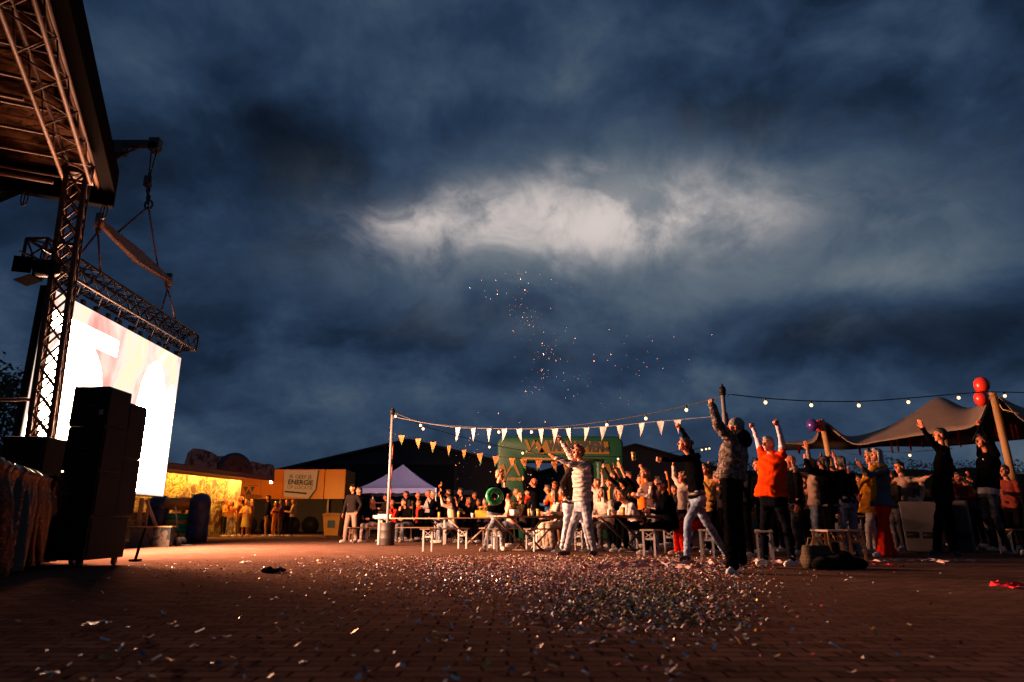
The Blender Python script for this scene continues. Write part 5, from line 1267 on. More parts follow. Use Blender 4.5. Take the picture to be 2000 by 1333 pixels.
px_person(8.75, .98, (-.88, .4, 0), (1430, 946), (1434, 860), (1436, 836), (-.95, .2, .2), (1402, 830, 'n'), (1391, 793, 'f'), (1416, 905, 'f'), (1402, 930, 'f'),
    (1426, 1020, 'n'), (1432, 1120, 0), (1440, 1020, 'n'), (1448, 1108, 0), toes=((-.55, -.75, -.1), (-.6, -.5, 0)),
    label='man in a patterned padded jacket with a black hood punching one fist high', top=dict(col=(.30, .22, .19), kind='camo', puff=.035, hem=.05, collar=1), bottom=dict(col=BLK, loose=.022, flare=.012), shoes=(.62, .56, .54), hair='beanie', hcol='grey', hands=('fist', 'relaxed'), vox=.008, fat=.25, extras=('hoodback',))
px_person(10.6, .98, (-.75, -.65, 0), (1510, 972), (1508, 886), (1500, 868), (-.85, -.45, .05), (1527, 862, 'n'), (1519, 832, 'n'), (1482, 868, 'f'), (1471, 838, 'f'),
    (1537, 1032, 'n'), (1548, 1106, 0), (1492, 1030, 'n'), (1494, 1104, 0), toes=((-.75, -.6, 0), (-.8, -.6, 0)),
    label='stout woman in a bright orange shirt over white sleeves raising both fists', top=dict(col=ORG, sleeve=.22, hem=-.0, inner=(.62, .52, .60), hemflare=.06, name='polo_shirt'), bottom=dict(col=(.008, .0085, .012), kind='plain', loose=.004), shoes=(.62, .55, .50), hair='short', hcol='grey', hands=('fist', 'fist'), vox=.008, fem=True, fat=.95)
px_person(13.0, 1.02, (-1, -.05, 0), (1724, 984), (1720, 914), (1712, 889), (-1, -.05, .12), (1700, 928, 'n'), (1684, 912, 'n'), (1692, 926, 'f'), (1678, 908, 'n'),
    (1723, 1030, 'n'), (1724, 1087, 0), (1728, 1030, 'f'), (1738, 1085, 0), toes=((-1, -.3, 0), (-1, -.1, 0)),
    label='grey haired woman in a grey jacket and red flared trousers clapping', top=dict(col=(.10, .105, .12), hem=-.04, hemflare=.08, collar=1), bottom=dict(col=(.82, .03, .012), loose=.014, flare=.055, crop=.0), shoes=(.55, .5, .52), hair='long', hcol='grey', hands=('open', 'open'), vox=.008, fem=True, fat=.15, extras=(('scarf', (.7, .26, .02)),))
px_person(13.6, 1.03, (-1, -.1, 0), (1700, 984), (1702, 914), (1698, 892), (-1, -.1, .08), (1684, 940, 'n'), (1676, 958, 'n'), (1690, 942, 'f'), (1682, 962, 'f'),
    (1696, 1030, 'n'), (1700, 1082, 0), (1704, 1030, 'f'), (1712, 1081, 0),
    label='person in an orange coat and pale trousers half hidden behind the clapping grey haired woman', top=dict(col=(.75, .26, .02), hem=-.14, hemflare=.06, name='coat'), bottom=dict(col=(.6, .5, .45)), shoes=(.3, .25, .22), hair='bob', hcol='blond', hands=('relaxed', 'relaxed'), vox=.009, fem=True)
px_person(13.2, 1.10, (-.93, .3, 0), (1842, 966), (1842, 880), (1836, 850), (-.95, .2, .15), (1816, 862, 'n'), (1802, 836, 'n'), (1818, 858, 'f'), (1802, 838, 'n'),
    (1832, 1020, 'n'), (1830, 1084, 0), (1858, 1020, 'n'), (1866, 1086, 0), toes=((-.9, -.4, 0), (-.2, -.9, 0)),
    label='tall man all in black clapping his hands above his head', top=dict(col=(.004, .004, .0042), hem=-.04, hemflare=.03, collar=1), bottom=dict(col=(.004, .0038, .004), loose=.014), shoes=(.012, .011, .011), hair='short', hcol='dark', hands=('open', 'open'), vox=.008, fat=.2)
px_person(12.8, 1.06, (-.95, -.1, 0), (1930, 958), (1930, 884), (1918, 862), (-1, -.1, .1), (1924, 846, 'n'), (1916, 832, 'f'), (1914, 850, 'f'), (1912, 833, 'f'),
    (1944, 1016, 'n'), (1972, 1084, 0), (1926, 1020, 'f'), (1940, 1072, 0), toes=((-.9, -.5, 0), (-1, -.2, 0)),
    label='dark clad person at the right gripping the balloon stick overhead with pale shirt showing', top=dict(col=(.005, .0045, .005), hem=.02, under=(.55, .42, .38), under_len=.08, puff=.02), bottom=dict(col=(.07, .06, .06), kind='denim'), shoes=(.30, .09, .06), hair='short', hcol='dark', hands=('grip', 'grip'), vox=.008)
mb = MB(); st_ = [P(1900, 860, 12.7), P(1916, 828, 12.75), P(1934, 785, 13.2)]; mb.tube(st_, .014, 8); o = mb.build('balloon_stick', BLACK, None, True, origin=st_[0]); tag(o, 'thin black stick held overhead in front of the right wooden pole', 'stick')
J_ = dict(s=1.04)
crowd(1312, 13.5, 1.80, 185, 'man in dark clothes and sunglasses sitting on the white legged bench', dict(col=NAVY, hem=-.02, collar=1), dict(col=BLK), ('table', 'table'), sit=True, lean=.02, hair='short', hcol='dark', shoes=(.3, .24, .24), extras=('sunglasses',), vox=.008)

# man with the inflatable ring
px_person(15.3, 1.02, (.3, -.95, 0), (968, 1000), (974, 950), (977, 928), (.75, -.6, -.05), (952, 968, 'n'), (960, 980, 'n'), (987, 968, 'n'), (968, 976, 'n'),
    (957, 1034, 'n'), (947, 1077, 0), (982, 1034, 'n'), (982, 1075, 0), toes=((-.5, -.9, 0), (.2, -1, 0)),
    label='fair haired man in a black jacket and jeans carrying a green swim ring', top=dict(col=BLK, hem=-.02, puff=.01), bottom=dict(col=(.13, .14, .17), kind='denim'), shoes=(.5, .34, .26), hair='short', hcol='fair', hands=('grip', 'grip'), vox=.009)
rc_ = P(966, 970, 14.85); mb = MB(); R0, r0 = .135, .062; rg = []
rotr = M.Rotation(R(78), 3, 'X') @ M.Rotation(R(14), 3, 'Y')
for i in range(28):
    q = 2 * math.pi * i / 28; c = V((math.cos(q), math.sin(q), 0)); rg.append([rc_ + rotr @ (c * (R0 + r0 * math.cos(a)) + V((0, 0, r0 * math.sin(a)))) for a in (2 * math.pi * j / 14 for j in range(14))])
n_ = 14; vs = [p for g_ in rg for p in g_]; fs = [(i * n_ + j, i * n_ + (j + 1) % n_, ((i + 1) % 28) * n_ + (j + 1) % n_, ((i + 1) % 28) * n_ + j) for i in range(28) for j in range(n_)]
mb.add(vs, fs); m_, N_, L_, b_ = new_mat('ring_vinyl'); tc_ = N_.new('ShaderNodeTexCoord'); L_.new(mixc(N_, L_, mapr(N_, L_, noisen(N_, L_, tc_.outputs['Object'], 9, 4, .6), .52, .58), (.015, .20, .055), (.06, .34, .14)), b_.inputs['Base Color']); b_.inputs['Roughness'].default_value = .25
o = mb.build('swim_ring', m_, None, True, origin=rc_); tag(o, 'green inflatable swim ring held by the fair haired man', 'swim ring')

# ================================================================ crowd at the food stall
ST = 'people waiting at the food stall'
crowd(412, 33.5, 1.78, 190, 'person in dark clothes at the left end of the stall queue, beside the inflatable', dict(col=(.05, .03, .025)), dict(col=(.03, .025, .022)), ('hold', 'down'), hair='short', hcol='dark', group=ST)
crowd(424, 34, 1.74, 170, 'person in a rust brown jacket second in the stall queue', dict(col=(.28, .10, .04)), dict(col=(.05, .035, .03)), ('down', 'hold'), hair='short', hcol='brown', group=ST)
crowd(437, 33, 1.70, 350, 'person in an ochre top and dark trousers in the middle of the stall queue', dict(col=(.40, .20, .05)), dict(col=(.04, .035, .04)), ('fold', 'fold'), hair='pony', hcol='blond', group=ST, fem=True)
crowd(449, 32.5, 1.62, 300, 'person in an orange top and jeans stretching one arm out at the stall', dict(col=(.55, .18, .04)), dict(col=(.18, .15, .14), kind='denim'), ('down', 'point'), hair='bob', hcol='blond', group=ST, fem=True)
crowd(466, 33.5, 1.82, 185, 'tall person in a brown jacket facing the stall counter', dict(col=(.22, .09, .04), hem=-.06), dict(col=(.14, .08, .05)), ('hold', 'hold'), hair='curly', hcol='fair', group=ST)
crowd(479, 32.6, 1.66, 265, 'woman in a short yellow skirt hugging a friend by the stall', dict(col=(.55, .30, .10), hem=-.02), dict(col=(.52, .38, .10), skirt=.42), ('fold', 'fold'), hair='long', hcol='blond', group=ST, fem=True)
crowd(489, 33.2, 1.70, 190, 'friend in a dark brown top leaning on the woman in the yellow skirt', dict(col=(.20, .08, .05)), dict(col=(.16, .07, .04)), ('clap_high', 'fold'), hair='long', hcol='blond', group=ST, fem=True)
crowd(521, 32.5, 1.86, 200, 'tall man in a navy coat and tan trousers in front of the yellow trailer', dict(col=(.03, .025, .05), hem=-.16, name='coat'), dict(col=(.36, .16, .06)), ('down', 'down'), hair='short', hcol='dark', group=ST)
crowd(536, 33.5, 1.60, 170, 'person in an orange outfit left in the small group before the trailer', dict(col=(.60, .20, .04)), dict(col=(.50, .18, .05)), ('fold', 'down'), hair='bob', hcol='fair', group=ST, fem=True)
crowd(547, 33, 1.68, 200, 'person in a plum jacket in the small group before the trailer', dict(col=(.12, .045, .07)), dict(col=(.20, .09, .06)), ('hold', 'hold'), hair='short', hcol='brown', group=ST)
crowd(557, 33.6, 1.70, 300, 'person in black with white shoes in the small group before the trailer', dict(col=(.03, .022, .022)), dict(col=(.02, .018, .018)), ('hold', 'down'), hair='short', hcol='fair', shoes=(.7, .65, .6), group=ST)
crowd(571, 33, 1.70, 195, 'person in a yellow tan jacket and black trousers right in the group before the trailer', dict(col=(.55, .32, .12), puff=.02), dict(col=(.02, .018, .02)), ('hold', 'fold'), hair='pony', hcol='blond', group=ST, fem=True)
for px, hh, lb in ((372, 1.80, 'dark figure before the lit stall seen over the orange roll of the inflatable'), (336, 1.75, 'brown figure before the lit stall at the left edge of the inflatable'), (352, 1.6, 'smaller dark figure between two others behind the inflatable')):
    crowd(px, 29.5, hh, 160, lb, dict(col=(.08, .03, .02)), dict(col=(.03, .02, .02)), ('hold', 'hold'), hair='short', hcol='dark', group=ST)

# ================================================================ crowd between the drum and the arch
CR = 'crowd among the beer tables'
def c(*a, **k): k.setdefault('group', CR); return crowd(*a, **k)
c(686, 22.3, 1.80, 250, 'man in a dark sweater and khaki trousers standing left of the party tent', dict(col=(.03, .022, .02), hem=-.05), dict(col=(.20, .13, .10), loose=.012), ('pocket', 'down'), stance=.20, hlook=230, hair='cap', hcol='dark', shoes=(.5, .42, .38))
c(699, 23.0, 1.74, 240, 'woman in black peering over the shoulder of the khaki trousers man', dict(col=BLK), dict(col=BLK), ('down', 'hold'), hair='short', hcol='dark', hlook=215, fem=True)
c(730, 23.0, 1.68, 235, 'woman with long auburn hair sitting at the left end of the pale table', dict(col=BLK, hem=-.02), dict(col=(.20, .15, .15), kind='denim'), ('lap', 'lap'), sit=True, hair='long', hcol='red', shoes=(.6, .5, .45), fem=True, hlook=215)
c(768, 23.5, 1.66, 230, 'person in red with a dark coat sitting behind the white festoon pole', dict(col=(.55, .03, .012), under=(.55, .03, .012)), dict(col=BLK), ('chin', 'lap'), sit=True, hair='bun', hcol='blond', fem=True)
c(799, 23.0, 1.76, 235, 'dark haired man in a black jacket sitting at the pale table hand near his chin', dict(col=BLK, collar=1), dict(col=(.05, .055, .07), kind='denim'), ('lap', 'chin'), sit=True, lean=.12, hair='short', hcol='dark', shoes=(.55, .46, .42), hlook=215)
c(792, 27.0, 1.80, 225, 'man in a dark shirt standing behind the seated man at the pale table', dict(col=(.05, .04, .038)), dict(col=BLK), ('down', 'down'), hair='short', hcol='dark', hlook=210)
c(816, 26.5, 1.74, 215, 'man in black standing right of the dark shirt man before the tent', dict(col=BLK), dict(col=BLK), ('hold', 'down'), hair='bald', hcol='dark')
c(821, 24.2, 1.66, 225, 'person in an orange red scarf sitting behind the pale table', dict(col=BLK), dict(col=BLK), ('lap', 'lap'), sit=True, hair='short', hcol='fair', extras=(('scarf', (.5, .04, .015)),))
c(836, 26.0, 1.78, 200, 'man in a white shirt and dark waistcoat holding a plate by the tent', dict(col=(.62, .5, .45), hem=.02), dict(col=NAVY), ('hold', 'hold'), hair='short', hcol='fair')
c(845, 25.2, 1.70, 195, 'person in a navy jacket close behind the white shirt man', dict(col=NAVY), dict(col=NAVY), ('chin', 'down'), hair='short', hcol='grey')
c(861, 27.5, 1.86, 190, 'person waving one hand above the tent valance at its right corner', dict(col=BLK), dict(col=BLK), ('wave', 'down'), hair='short', hcol='dark')
c(884, 22.0, 1.78, 185, 'man in a beige jacket clapping high while seated at the brown table', dict(col=(.46, .33, .24), hem=-.02, collar=1), dict(col=(.14, .15, .18), kind='denim'), ('clap_high', 'clap_high'), sit=True, hair='short', hcol='dark', shoes=(.6, .5, .45))
c(876, 25.0, 1.76, 205, 'person in black with hands up behind the beige jacket man', dict(col=BLK), dict(col=BLK), ('clap_high', 'upfront'), hair='short', hcol='brown')
c(900, 25.2, 1.82, 190, 'man in a dark T-shirt standing behind the seated beige jacket man', dict(col=(.04, .034, .034), sleeve=.35), dict(col=BLK), ('chin', 'down'), hair='short', hcol='dark')
c(919, 22.5, 1.70, 230, 'curly fair haired person in black clapping at the brown table', dict(col=BLK), dict(col=BLK), ('clap', 'clap_high'), sit=True, hair='curly', hcol='fair', fem=True)
c(940, 23.0, 1.66, 220, 'person with a ruddy face sitting behind the yellow flower crate', dict(col=(.06, .045, .05)), dict(col=BLK), ('table', 'table'), sit=True, hair='short', hcol='brown')
c(953, 22.5, 1.70, 215, 'dark haired person sitting left behind the green ring', dict(col=(.035, .03, .045)), dict(col=BLK), ('table', 'chin'), sit=True, hair='bob', hcol='dark', fem=True)
c(1000, 17.2, 1.74, 190, 'person in a salmon sweater with one fist up, seated behind the ring man', dict(col=(.62, .27, .19), hem=-.02), dict(col=(.10, .11, .15)), ('table', 'up'), sit=True, hair='short', hcol='brown')
c(1024, 18.5, 1.72, 200, 'bald man seated behind the yellow flowers', dict(col=(.035, .025, .025)), dict(col=BLK), ('table', 'lap'), sit=True, hair='bald')
c(1046, 19.5, 1.82, 185, 'bald man in black clapping above his head under the arch', dict(col=BLK), dict(col=BLK), ('clap_high', 'clap_high'), hair='bald')
c(1072, 22.0, 1.76, 170, 'person in a blue top with a rucksack seen under the arch', dict(col=(.02, .07, .16)), dict(col=BLK), ('hold', 'fold'), hair='short', hcol='brown', extras=('backpack',))
c(1086, 20.5, 1.78, 240, 'person in a hooded bright orange jacket under the arch', dict(col=(.78, .12, .015), hood=1), dict(col=(.2, .08, .05)), ('clap', 'hold'), hair='cap', hcol='red')
c(1093, 16.6, 1.72, 190, 'person in a striped cream top and cream trousers sitting at the flower table', dict(col=(.60, .50, .45), kind='stripe', hem=-.02), dict(col=(.50, .38, .30), loose=.02), ('table', 'table'), sit=True, hair='long', hcol='brown', shoes=(.62, .54, .5), fem=True)
c(1110, 15.9, 1.74, 185, 'person in brown with pale shoes seated behind the cream jacket man', dict(col=(.10, .06, .045)), dict(col=(.30, .22, .17), loose=.02), ('table', 'lap'), sit=True, hair='pony', hcol='dark', shoes=(.62, .54, .5), fem=True)
c(1033, 23.5, 1.7, 200, 'small dark figure with red gloves clapping below the arch', dict(col=(.03, .02, .02)), dict(col=BLK), ('clap', 'clap'), hair='short', hcol='dark', extras=(('scarf', (.6, .03, .01)),))
c(1170, 18.5, 1.72, 200, 'fair haired person in a pale top with both arms stretched up under the arch', dict(col=(.36, .27, .23)), dict(col=BLK), ('up_wide', 'up_wide'), hair='curly', hcol='fair', fem=True)
c(1185, 15.6, 1.70, 225, 'woman in a cream fleece jacket sitting at the dark table', dict(col=(.62, .48, .39), kind='fleece', puff=.025, hem=-.03, collar=1), dict(col=(.12, .10, .10)), ('lap', 'lap'), sit=True, hair='long', hcol='dark', shoes=(.4, .3, .26), fem=True, hlook=205, vox=.008)
c(1212, 15.8, 1.70, 240, 'person in a dark jacket and dark jeans sitting beside the cream fleece', dict(col=(.03, .025, .03)), dict(col=(.04, .045, .06), kind='denim'), ('table', 'table'), sit=True, hair='bob', hcol='brown', fem=True)
c(1196, 18.0, 1.72, 195, 'person in an orange flowered hat and orange top under the arch', dict(col=(.66, .22, .05)), dict(col=BLK), ('hold', 'clap'), hair='cap', hcol='red')
c(1204, 16.8, 1.80, 190, 'person in black holding a phone up above the dark table', dict(col=(.02, .018, .018)), dict(col=BLK), ('upfront', 'down'), hands=('grip', 'relaxed'), hair='short', hcol='dark')
ph = pr_info[sorted(pr_info)[-1]] if 0 else None
c(1222, 18.6, 1.74, 195, 'man with a ruddy face and dark T-shirt clapping behind the phone holder', dict(col=(.035, .03, .03), sleeve=.35), dict(col=BLK), ('clap', 'clap_high'), hair='bald')
c(1236, 16.6, 1.78, 190, 'person in a black shirt with both bare forearms raised at the dark table', dict(col=BLK, sleeve=.45), dict(col=(.1, .1, .12), kind='denim'), ('upfront', 'upfront'), hair='short', hcol='brown', hands=('open', 'open'))
c(1258, 17.5, 1.76, 190, 'person in a vivid orange sports shirt with an arm up left of the ponytail woman', dict(col=(.85, .12, .01), sleeve=.4), dict(col=BLK), ('up', 'down'), hair='short', hcol='dark')
c(1276, 15.6, 1.80, 200, 'woman with a ponytail and a white collar under a brown waistcoat by the dark table', dict(col=(.09, .045, .035), inner=(.62, .46, .42), sleeve=.2, collar=1), dict(col=(.26, .25, .28), kind='denim'), ('table', 'table'), lean=.1, hair='pony', hcol='fair', fem=True)
c(1246, 14.9, 1.66, 200, 'person with a tattooed bare arm and pale shirt bending over the dark table', dict(col=(.60, .48, .46), sleeve=.35), dict(col=BLK), ('table', 'table'), sit=True, lean=.25, hair='short', hcol='fair')
c(1340, 15.8, 1.70, 200, 'curly haired person in a pale furry coat waving behind the pointing woman', dict(col=(.46, .34, .28), kind='fleece', puff=.02), dict(col=BLK), ('down', 'up'), hair='curly', hcol='fair', fem=True)
c(1388, 14.2, 1.76, 205, 'person in a mustard coat between the pointing woman and the padded jacket', dict(col=(.36, .17, .04), hem=-.12), dict(col=BLK), ('chin', 'down'), hair='short', hcol='brown')
c(1366, 13.6, 1.62, 185, 'person in red trousers sitting behind the legs of the pointing woman', dict(col=(.035, .02, .02)), dict(col=(.62, .015, .006), loose=.03), ('lap', 'lap'), sit=True, hair='short', hcol='dark', shoes=(.5, .3, .22))
c(1455, 12.6, 1.76, 200, 'person holding a phone between the padded jacket and the orange shirt', dict(col=(.02, .02, .025)), dict(col=BLK), ('hold', 'hold'), hair='cap', hcol='dark')
c(1494, 14.2, 1.86, 190, 'person raising a small fist behind the head of the orange shirt woman', dict(col=BLK), dict(col=BLK), ('up', 'down'), hair='short', hcol='dark')
c(1306, 19.5, 1.74, 195, 'person in orange with a raised hand deep behind the man in sunglasses', dict(col=(.5, .12, .03)), dict(col=BLK), ('up', 'clap'), hair='short', hcol='fair')
c(1322, 21.5, 1.72, 190, 'dark figure deep behind the curly haired waver', dict(col=(.04, .03, .03)), dict(col=BLK), ('clap', 'clap'), hair='short', hcol='brown')
c(1150, 22.0, 1.74, 190, 'dark figure below the arch right of the cream jacket man', dict(col=(.035, .02, .045)), dict(col=BLK), ('clap_high', 'clap'), hair='short', hcol='dark')
c(1010, 24.0, 1.74, 185, 'dark figure left of the bald clapping man under the arch', dict(col=(.045, .03, .03)), dict(col=BLK), ('clap', 'clap'), hair='short', hcol='fair')
c(928, 27.0, 1.76, 190, 'dark figure standing far back before the barn door', dict(col=(.03, .025, .025)), dict(col=BLK), ('clap', 'hold'), hair='short', hcol='brown')
c(962, 26.0, 1.76, 190, 'dark figure far back left of the green arch', dict(col=(.04, .03, .025)), dict(col=BLK), ('hold', 'hold'), hair='short', hcol='fair')
# right hand part
RG = 'people in front of the stretch tent'
def d(*a, **k): k.setdefault('group', RG); return crowd(*a, **k)
d(1560, 13.4, 1.86, 175, 'bald man in a dark sweater right of the orange shirt woman', dict(col=(.008, .007, .007), hem=-.04), dict(col=(.03, .03, .038), kind='denim'), ('down', 'down'), hair='bald', shoes=(.4, .33, .36), fat=.15)
d(1597, 13.0, 1.76, 165, 'woman in a beige jacket and jeans stretching her arms up to clap', dict(col=(.24, .15, .11), hem=-.04, hemflare=.03), dict(col=(.07, .075, .10), kind='denim'), ('up', 'clap_high'), hair='short', hcol='brown', shoes=(.5, .4, .4), fem=True, lean=-.02, hands=('open', 'open'))
d(1626, 12.5, 1.76, 155, 'woman in a black jacket with a pale hem clapping beside the beige jacket', dict(col=BLK, hem=-.03, under=(.42, .32, .25), under_len=.03, puff=.02), dict(col=(.012, .012, .014)), ('clap_high', 'clap_high'), hair='bob', hcol='brown', shoes=(.05, .04, .04), fem=True)
d(1658, 12.9, 1.80, 95, 'person in a black top and grey trousers seen from behind', dict(col=(.006, .005, .0055)), dict(col=(.20, .18, .21), loose=.01), ('clap_high', 'hold'), hair='pony', hcol='dark', shoes=(.1, .09, .1), fem=True)
d(1677, 15.0, 1.70, 150, 'person in a dark coat and blue jeans sitting left of the orange coat', dict(col=(.03, .02, .018)), dict(col=(.10, .10, .13), kind='denim'), ('lap', 'lap'), sit=True, hair='short', hcol='brown', shoes=(.25, .12, .08))
d(1640, 16.5, 1.90, 190, 'person with both bare hands up behind the black jacket woman', dict(col=(.03, .025, .025), sleeve=.5), dict(col=BLK), ('up', 'up'), hair='short', hcol='dark', hands=('open', 'open'))
d(1774, 15.9, 1.96, 200, 'laughing man in a tan sweater spreading his arms', dict(col=(.30, .17, .12), collar=1, under=(.6, .5, .45)), dict(col=(.10, .07, .06)), ('wide', 'wide'), hair='short', hcol='dark')
d(1797, 15.6, 1.40, 80, 'small dark haired child in a cream top seen from behind', dict(col=(.45, .30, .20)), dict(col=(.05, .04, .04)), ('down', 'up'), hair='long', hcol='dark', fem=True)
d(1752, 15.6, 1.72, 190, 'person in black and orange just right of the grey jacket woman', dict(col=(.03, .02, .02)), dict(col=(.12, .10, .10)), ('hold', 'hold'), hair='short', hcol='fair', extras=(('scarf', (.6, .14, .02)),), shoes=(.4, .34, .32))
d(1722, 17.5, 1.72, 200, 'dark figure deep behind the grey jacket woman', dict(col=(.05, .03, .025)), dict(col=BLK), ('clap', 'clap'), hair='short', hcol='dark')
d(1888, 16.0, 1.72, 205, 'person with a red lit face and maroon top between the two dark clappers', dict(col=(.16, .02, .02), puff=.01), dict(col=(.05, .05, .06)), ('table', 'lap'), hair='short', hcol='dark')
d(1872, 17.4, 1.80, 190, 'figure with an orange lit raised hand behind the tall clapping man', dict(col=BLK), dict(col=BLK), ('up', 'hold'), hair='short', hcol='dark')
d(1982, 14.0, 1.72, 200, 'person in a rust red jacket at the right frame edge holding up a cup', dict(col=(.20, .035, .02), hem=-.05), dict(col=(.014, .012, .014)), ('hold', 'upfront'), hands=('relaxed', 'grip'), hair='short', hcol='brown')
d(1960, 17.0, 1.74, 190, 'dark figure clapping beneath the right side of the stretch tent', dict(col=(.05, .03, .03)), dict(col=BLK), ('clap', 'clap'), hair='short', hcol='fair')
d(1910, 18.0, 1.76, 195, 'dark figure beneath the stretch tent behind the balloon stick holder', dict(col=(.04, .03, .03)), dict(col=BLK), ('clap_high', 'clap'), hair='short', hcol='brown')
d(1540, 17.0, 1.76, 190, 'dark figure deep behind the raised right arm of the orange shirt woman', dict(col=(.03, .025, .03)), dict(col=BLK), ('clap', 'clap'), hair='short', hcol='brown')
d(1580, 18.0, 1.78, 190, 'dark figure deep beside the foot of the left wooden pole', dict(col=(.05, .03, .025)), dict(col=BLK), ('clap', 'up'), hair='short', hcol='fair')

for i, (px, Y, Ht, hd, lb, tc, ar, hr_, hc) in enumerate((
 (1648, 18.5, 1.75, 190, 'dark figure deep under the tent left of a raised pair of bare hands', (.05, .03, .03), ('clap', 'clap'), 'short', 'dark'),
 (1690, 18.0, 1.78, 200, 'figure in maroon deep under the tent behind the orange coat', (.14, .03, .025), ('clap', 'up'), 'short', 'brown'),
 (1708, 19.5, 1.74, 185, 'fair haired dark figure deep behind the grey haired woman', (.04, .03, .03), ('hold', 'clap'), 'bob', 'fair'),
 (1745, 18.5, 1.80, 190, 'dark figure deep between the grey jacket and the tan sweater', (.03, .02, .02), ('clap_high', 'clap'), 'short', 'dark'),
 (1765, 19.5, 1.72, 195, 'figure in brown deep behind the laughing man', (.12, .06, .04), ('clap', 'clap'), 'curly', 'brown'),
 (1815, 18.0, 1.76, 190, 'dark figure deep left of the tall clapping man', (.035, .025, .025), ('hold', 'hold'), 'short', 'dark'),
 (1862, 19.0, 1.78, 185, 'dark figure deep right of the tall clapping man', (.04, .03, .03), ('clap', 'clap'), 'short', 'fair'),
 (1898, 19.5, 1.74, 195, 'figure in dull red deep beside the maroon top', (.16, .03, .02), ('up', 'clap'), 'short', 'dark'),
 (1946, 15.5, 1.74, 195, 'dark coated figure close behind the balloon stick holder', (.03, .022, .022), ('hold', 'fold'), 'bob', 'dark'),
 (1996, 16.5, 1.78, 190, 'dark figure cut by the right frame edge under the tent', (.05, .025, .02), ('clap', 'clap'), 'short', 'brown'),
 (1612, 16.0, 1.76, 185, 'dark figure between the beige jacket and the black jacket women', (.04, .03, .03), ('clap', 'clap'), 'short', 'grey'),
 (1520, 15.2, 1.74, 195, 'dark figure behind the left side of the orange shirt', (.03, .025, .03), ('hold', 'clap'), 'short', 'fair'),
 (1410, 16.5, 1.78, 190, 'dark figure behind the padded jacket', (.04, .03, .03), ('clap', 'up'), 'short', 'brown'),
 (1292, 18.0, 1.76, 185, 'dark figure behind the head of the man in sunglasses', (.05, .03, .03), ('clap_high', 'clap'), 'short', 'brown'),
 (1140, 19.0, 1.72, 195, 'figure in orange deep right of the cream jacket', (.45, .10, .02), ('clap', 'hold'), 'short', 'brown'),
 (980, 21.5, 1.74, 190, 'dark figure behind the right shoulder of the ring man', (.04, .03, .03), ('clap', 'clap'), 'short', 'grey'),
 (868, 29.0, 1.76, 200, 'dark figure far back at the right corner of the tent', (.05, .04, .04), ('hold', 'hold'), 'short', 'brown'),
 (752, 28.0, 1.72, 215, 'dark figure far back inside the party tent', (.06, .04, .035), ('hold', 'hold'), 'short', 'dark'))):
    d(px, Y, Ht, hd, lb, dict(col=tc), dict(col=BLK), ar, hair=hr_, hcol=hc)
# small held things
def held(name, J, q, size, mat, label, cat, up=.05, rot=None):
    p = J['wr' + q] + (J['wr' + q] - J['el' + q]).normalized() * .085 * J['s'] + V((0, 0, up)); mb = MB(); mb.box(p, size, rot); o = mb.build(name, mat, None, bevel=.006, origin=p); return tag(o, label, cat)
for k_, J in list(pr_info.items()):
    lb = bpy.data.objects[k_]['label']
    if 'holding a phone up' in lb: held('phone', J, 'L', (.075, .012, .15), BLACK, 'black phone held up above the dark table', 'phone', .05)
    if lb.startswith('person holding a phone between'): held('phone', J, 'R', (.012, .075, .15), BLACK, 'black phone held low beside the padded jacket', 'phone', .03)
    if 'holding up a cup' in lb: cup(J['wrR'] + V((-.02, 0, .06)), GLASSM, .13, 'glass held up at the right frame edge', 'cup')
cp = P(1239, 892, 11.0) + V((-.01, 0, -.06)); cup(cp, GLASSM, .13, 'glass gripped in the outstretched hand of the pointing woman', 'cup')

# ================================================================ bass cabinets, bins, bag heap and litter
GREYP = plain('grey_cabinet', (.055, .040, .039), .6, bump=.2, bscale=40, var=.2)
def bass_box(px0, px1, Y, h_, tiltx, label):
    a, b_ = GX(px0, Y), GX(px1, Y); c_ = (a + b_) / 2; w = b_.x - a.x; r = empty('bass_cabinet', c_, label, 'bass cabinet', 'grey bass cabinets behind the clapping man'); rot = M.Rotation(tiltx, 3, 'Y') @ M.Rotation(R(-36), 3, 'Z')
    mb = MB(); mb.rings([[c_ + rot @ V((x * w / 2 * k, y * .35, z)) for x, y in ((-1, -1), (1, -1), (1, 1), (-1, 1))] for z, k in ((.02, .80), (h_, 1.0))]); mb.build('cabinet', GREYP, r, bevel=.02)
    for dx in (-.22, .2):
        mb = MB(); mb.box(c_ + rot @ V((dx * w, -.352, .34)), (.22, .02, .13), rot); mb.build('handle_recess', BLACK, r, bevel=.015)
        mb = MB(); mb.tube([c_ + rot @ V((dx * w - .09, -.37, .34)), c_ + rot @ V((dx * w + .09, -.37, .34))], .012, 8); mb.build('handle', DARKSTEEL, r, True)
    return r
bass_box(1766, 1831, 14.6, 1.0, .03, 'left grey bass cabinet beside the woman in red trousers'); bass_box(1848, 1898, 14.6, 1.02, -.08, 'right grey bass cabinet behind the legs of the tall clapping man')
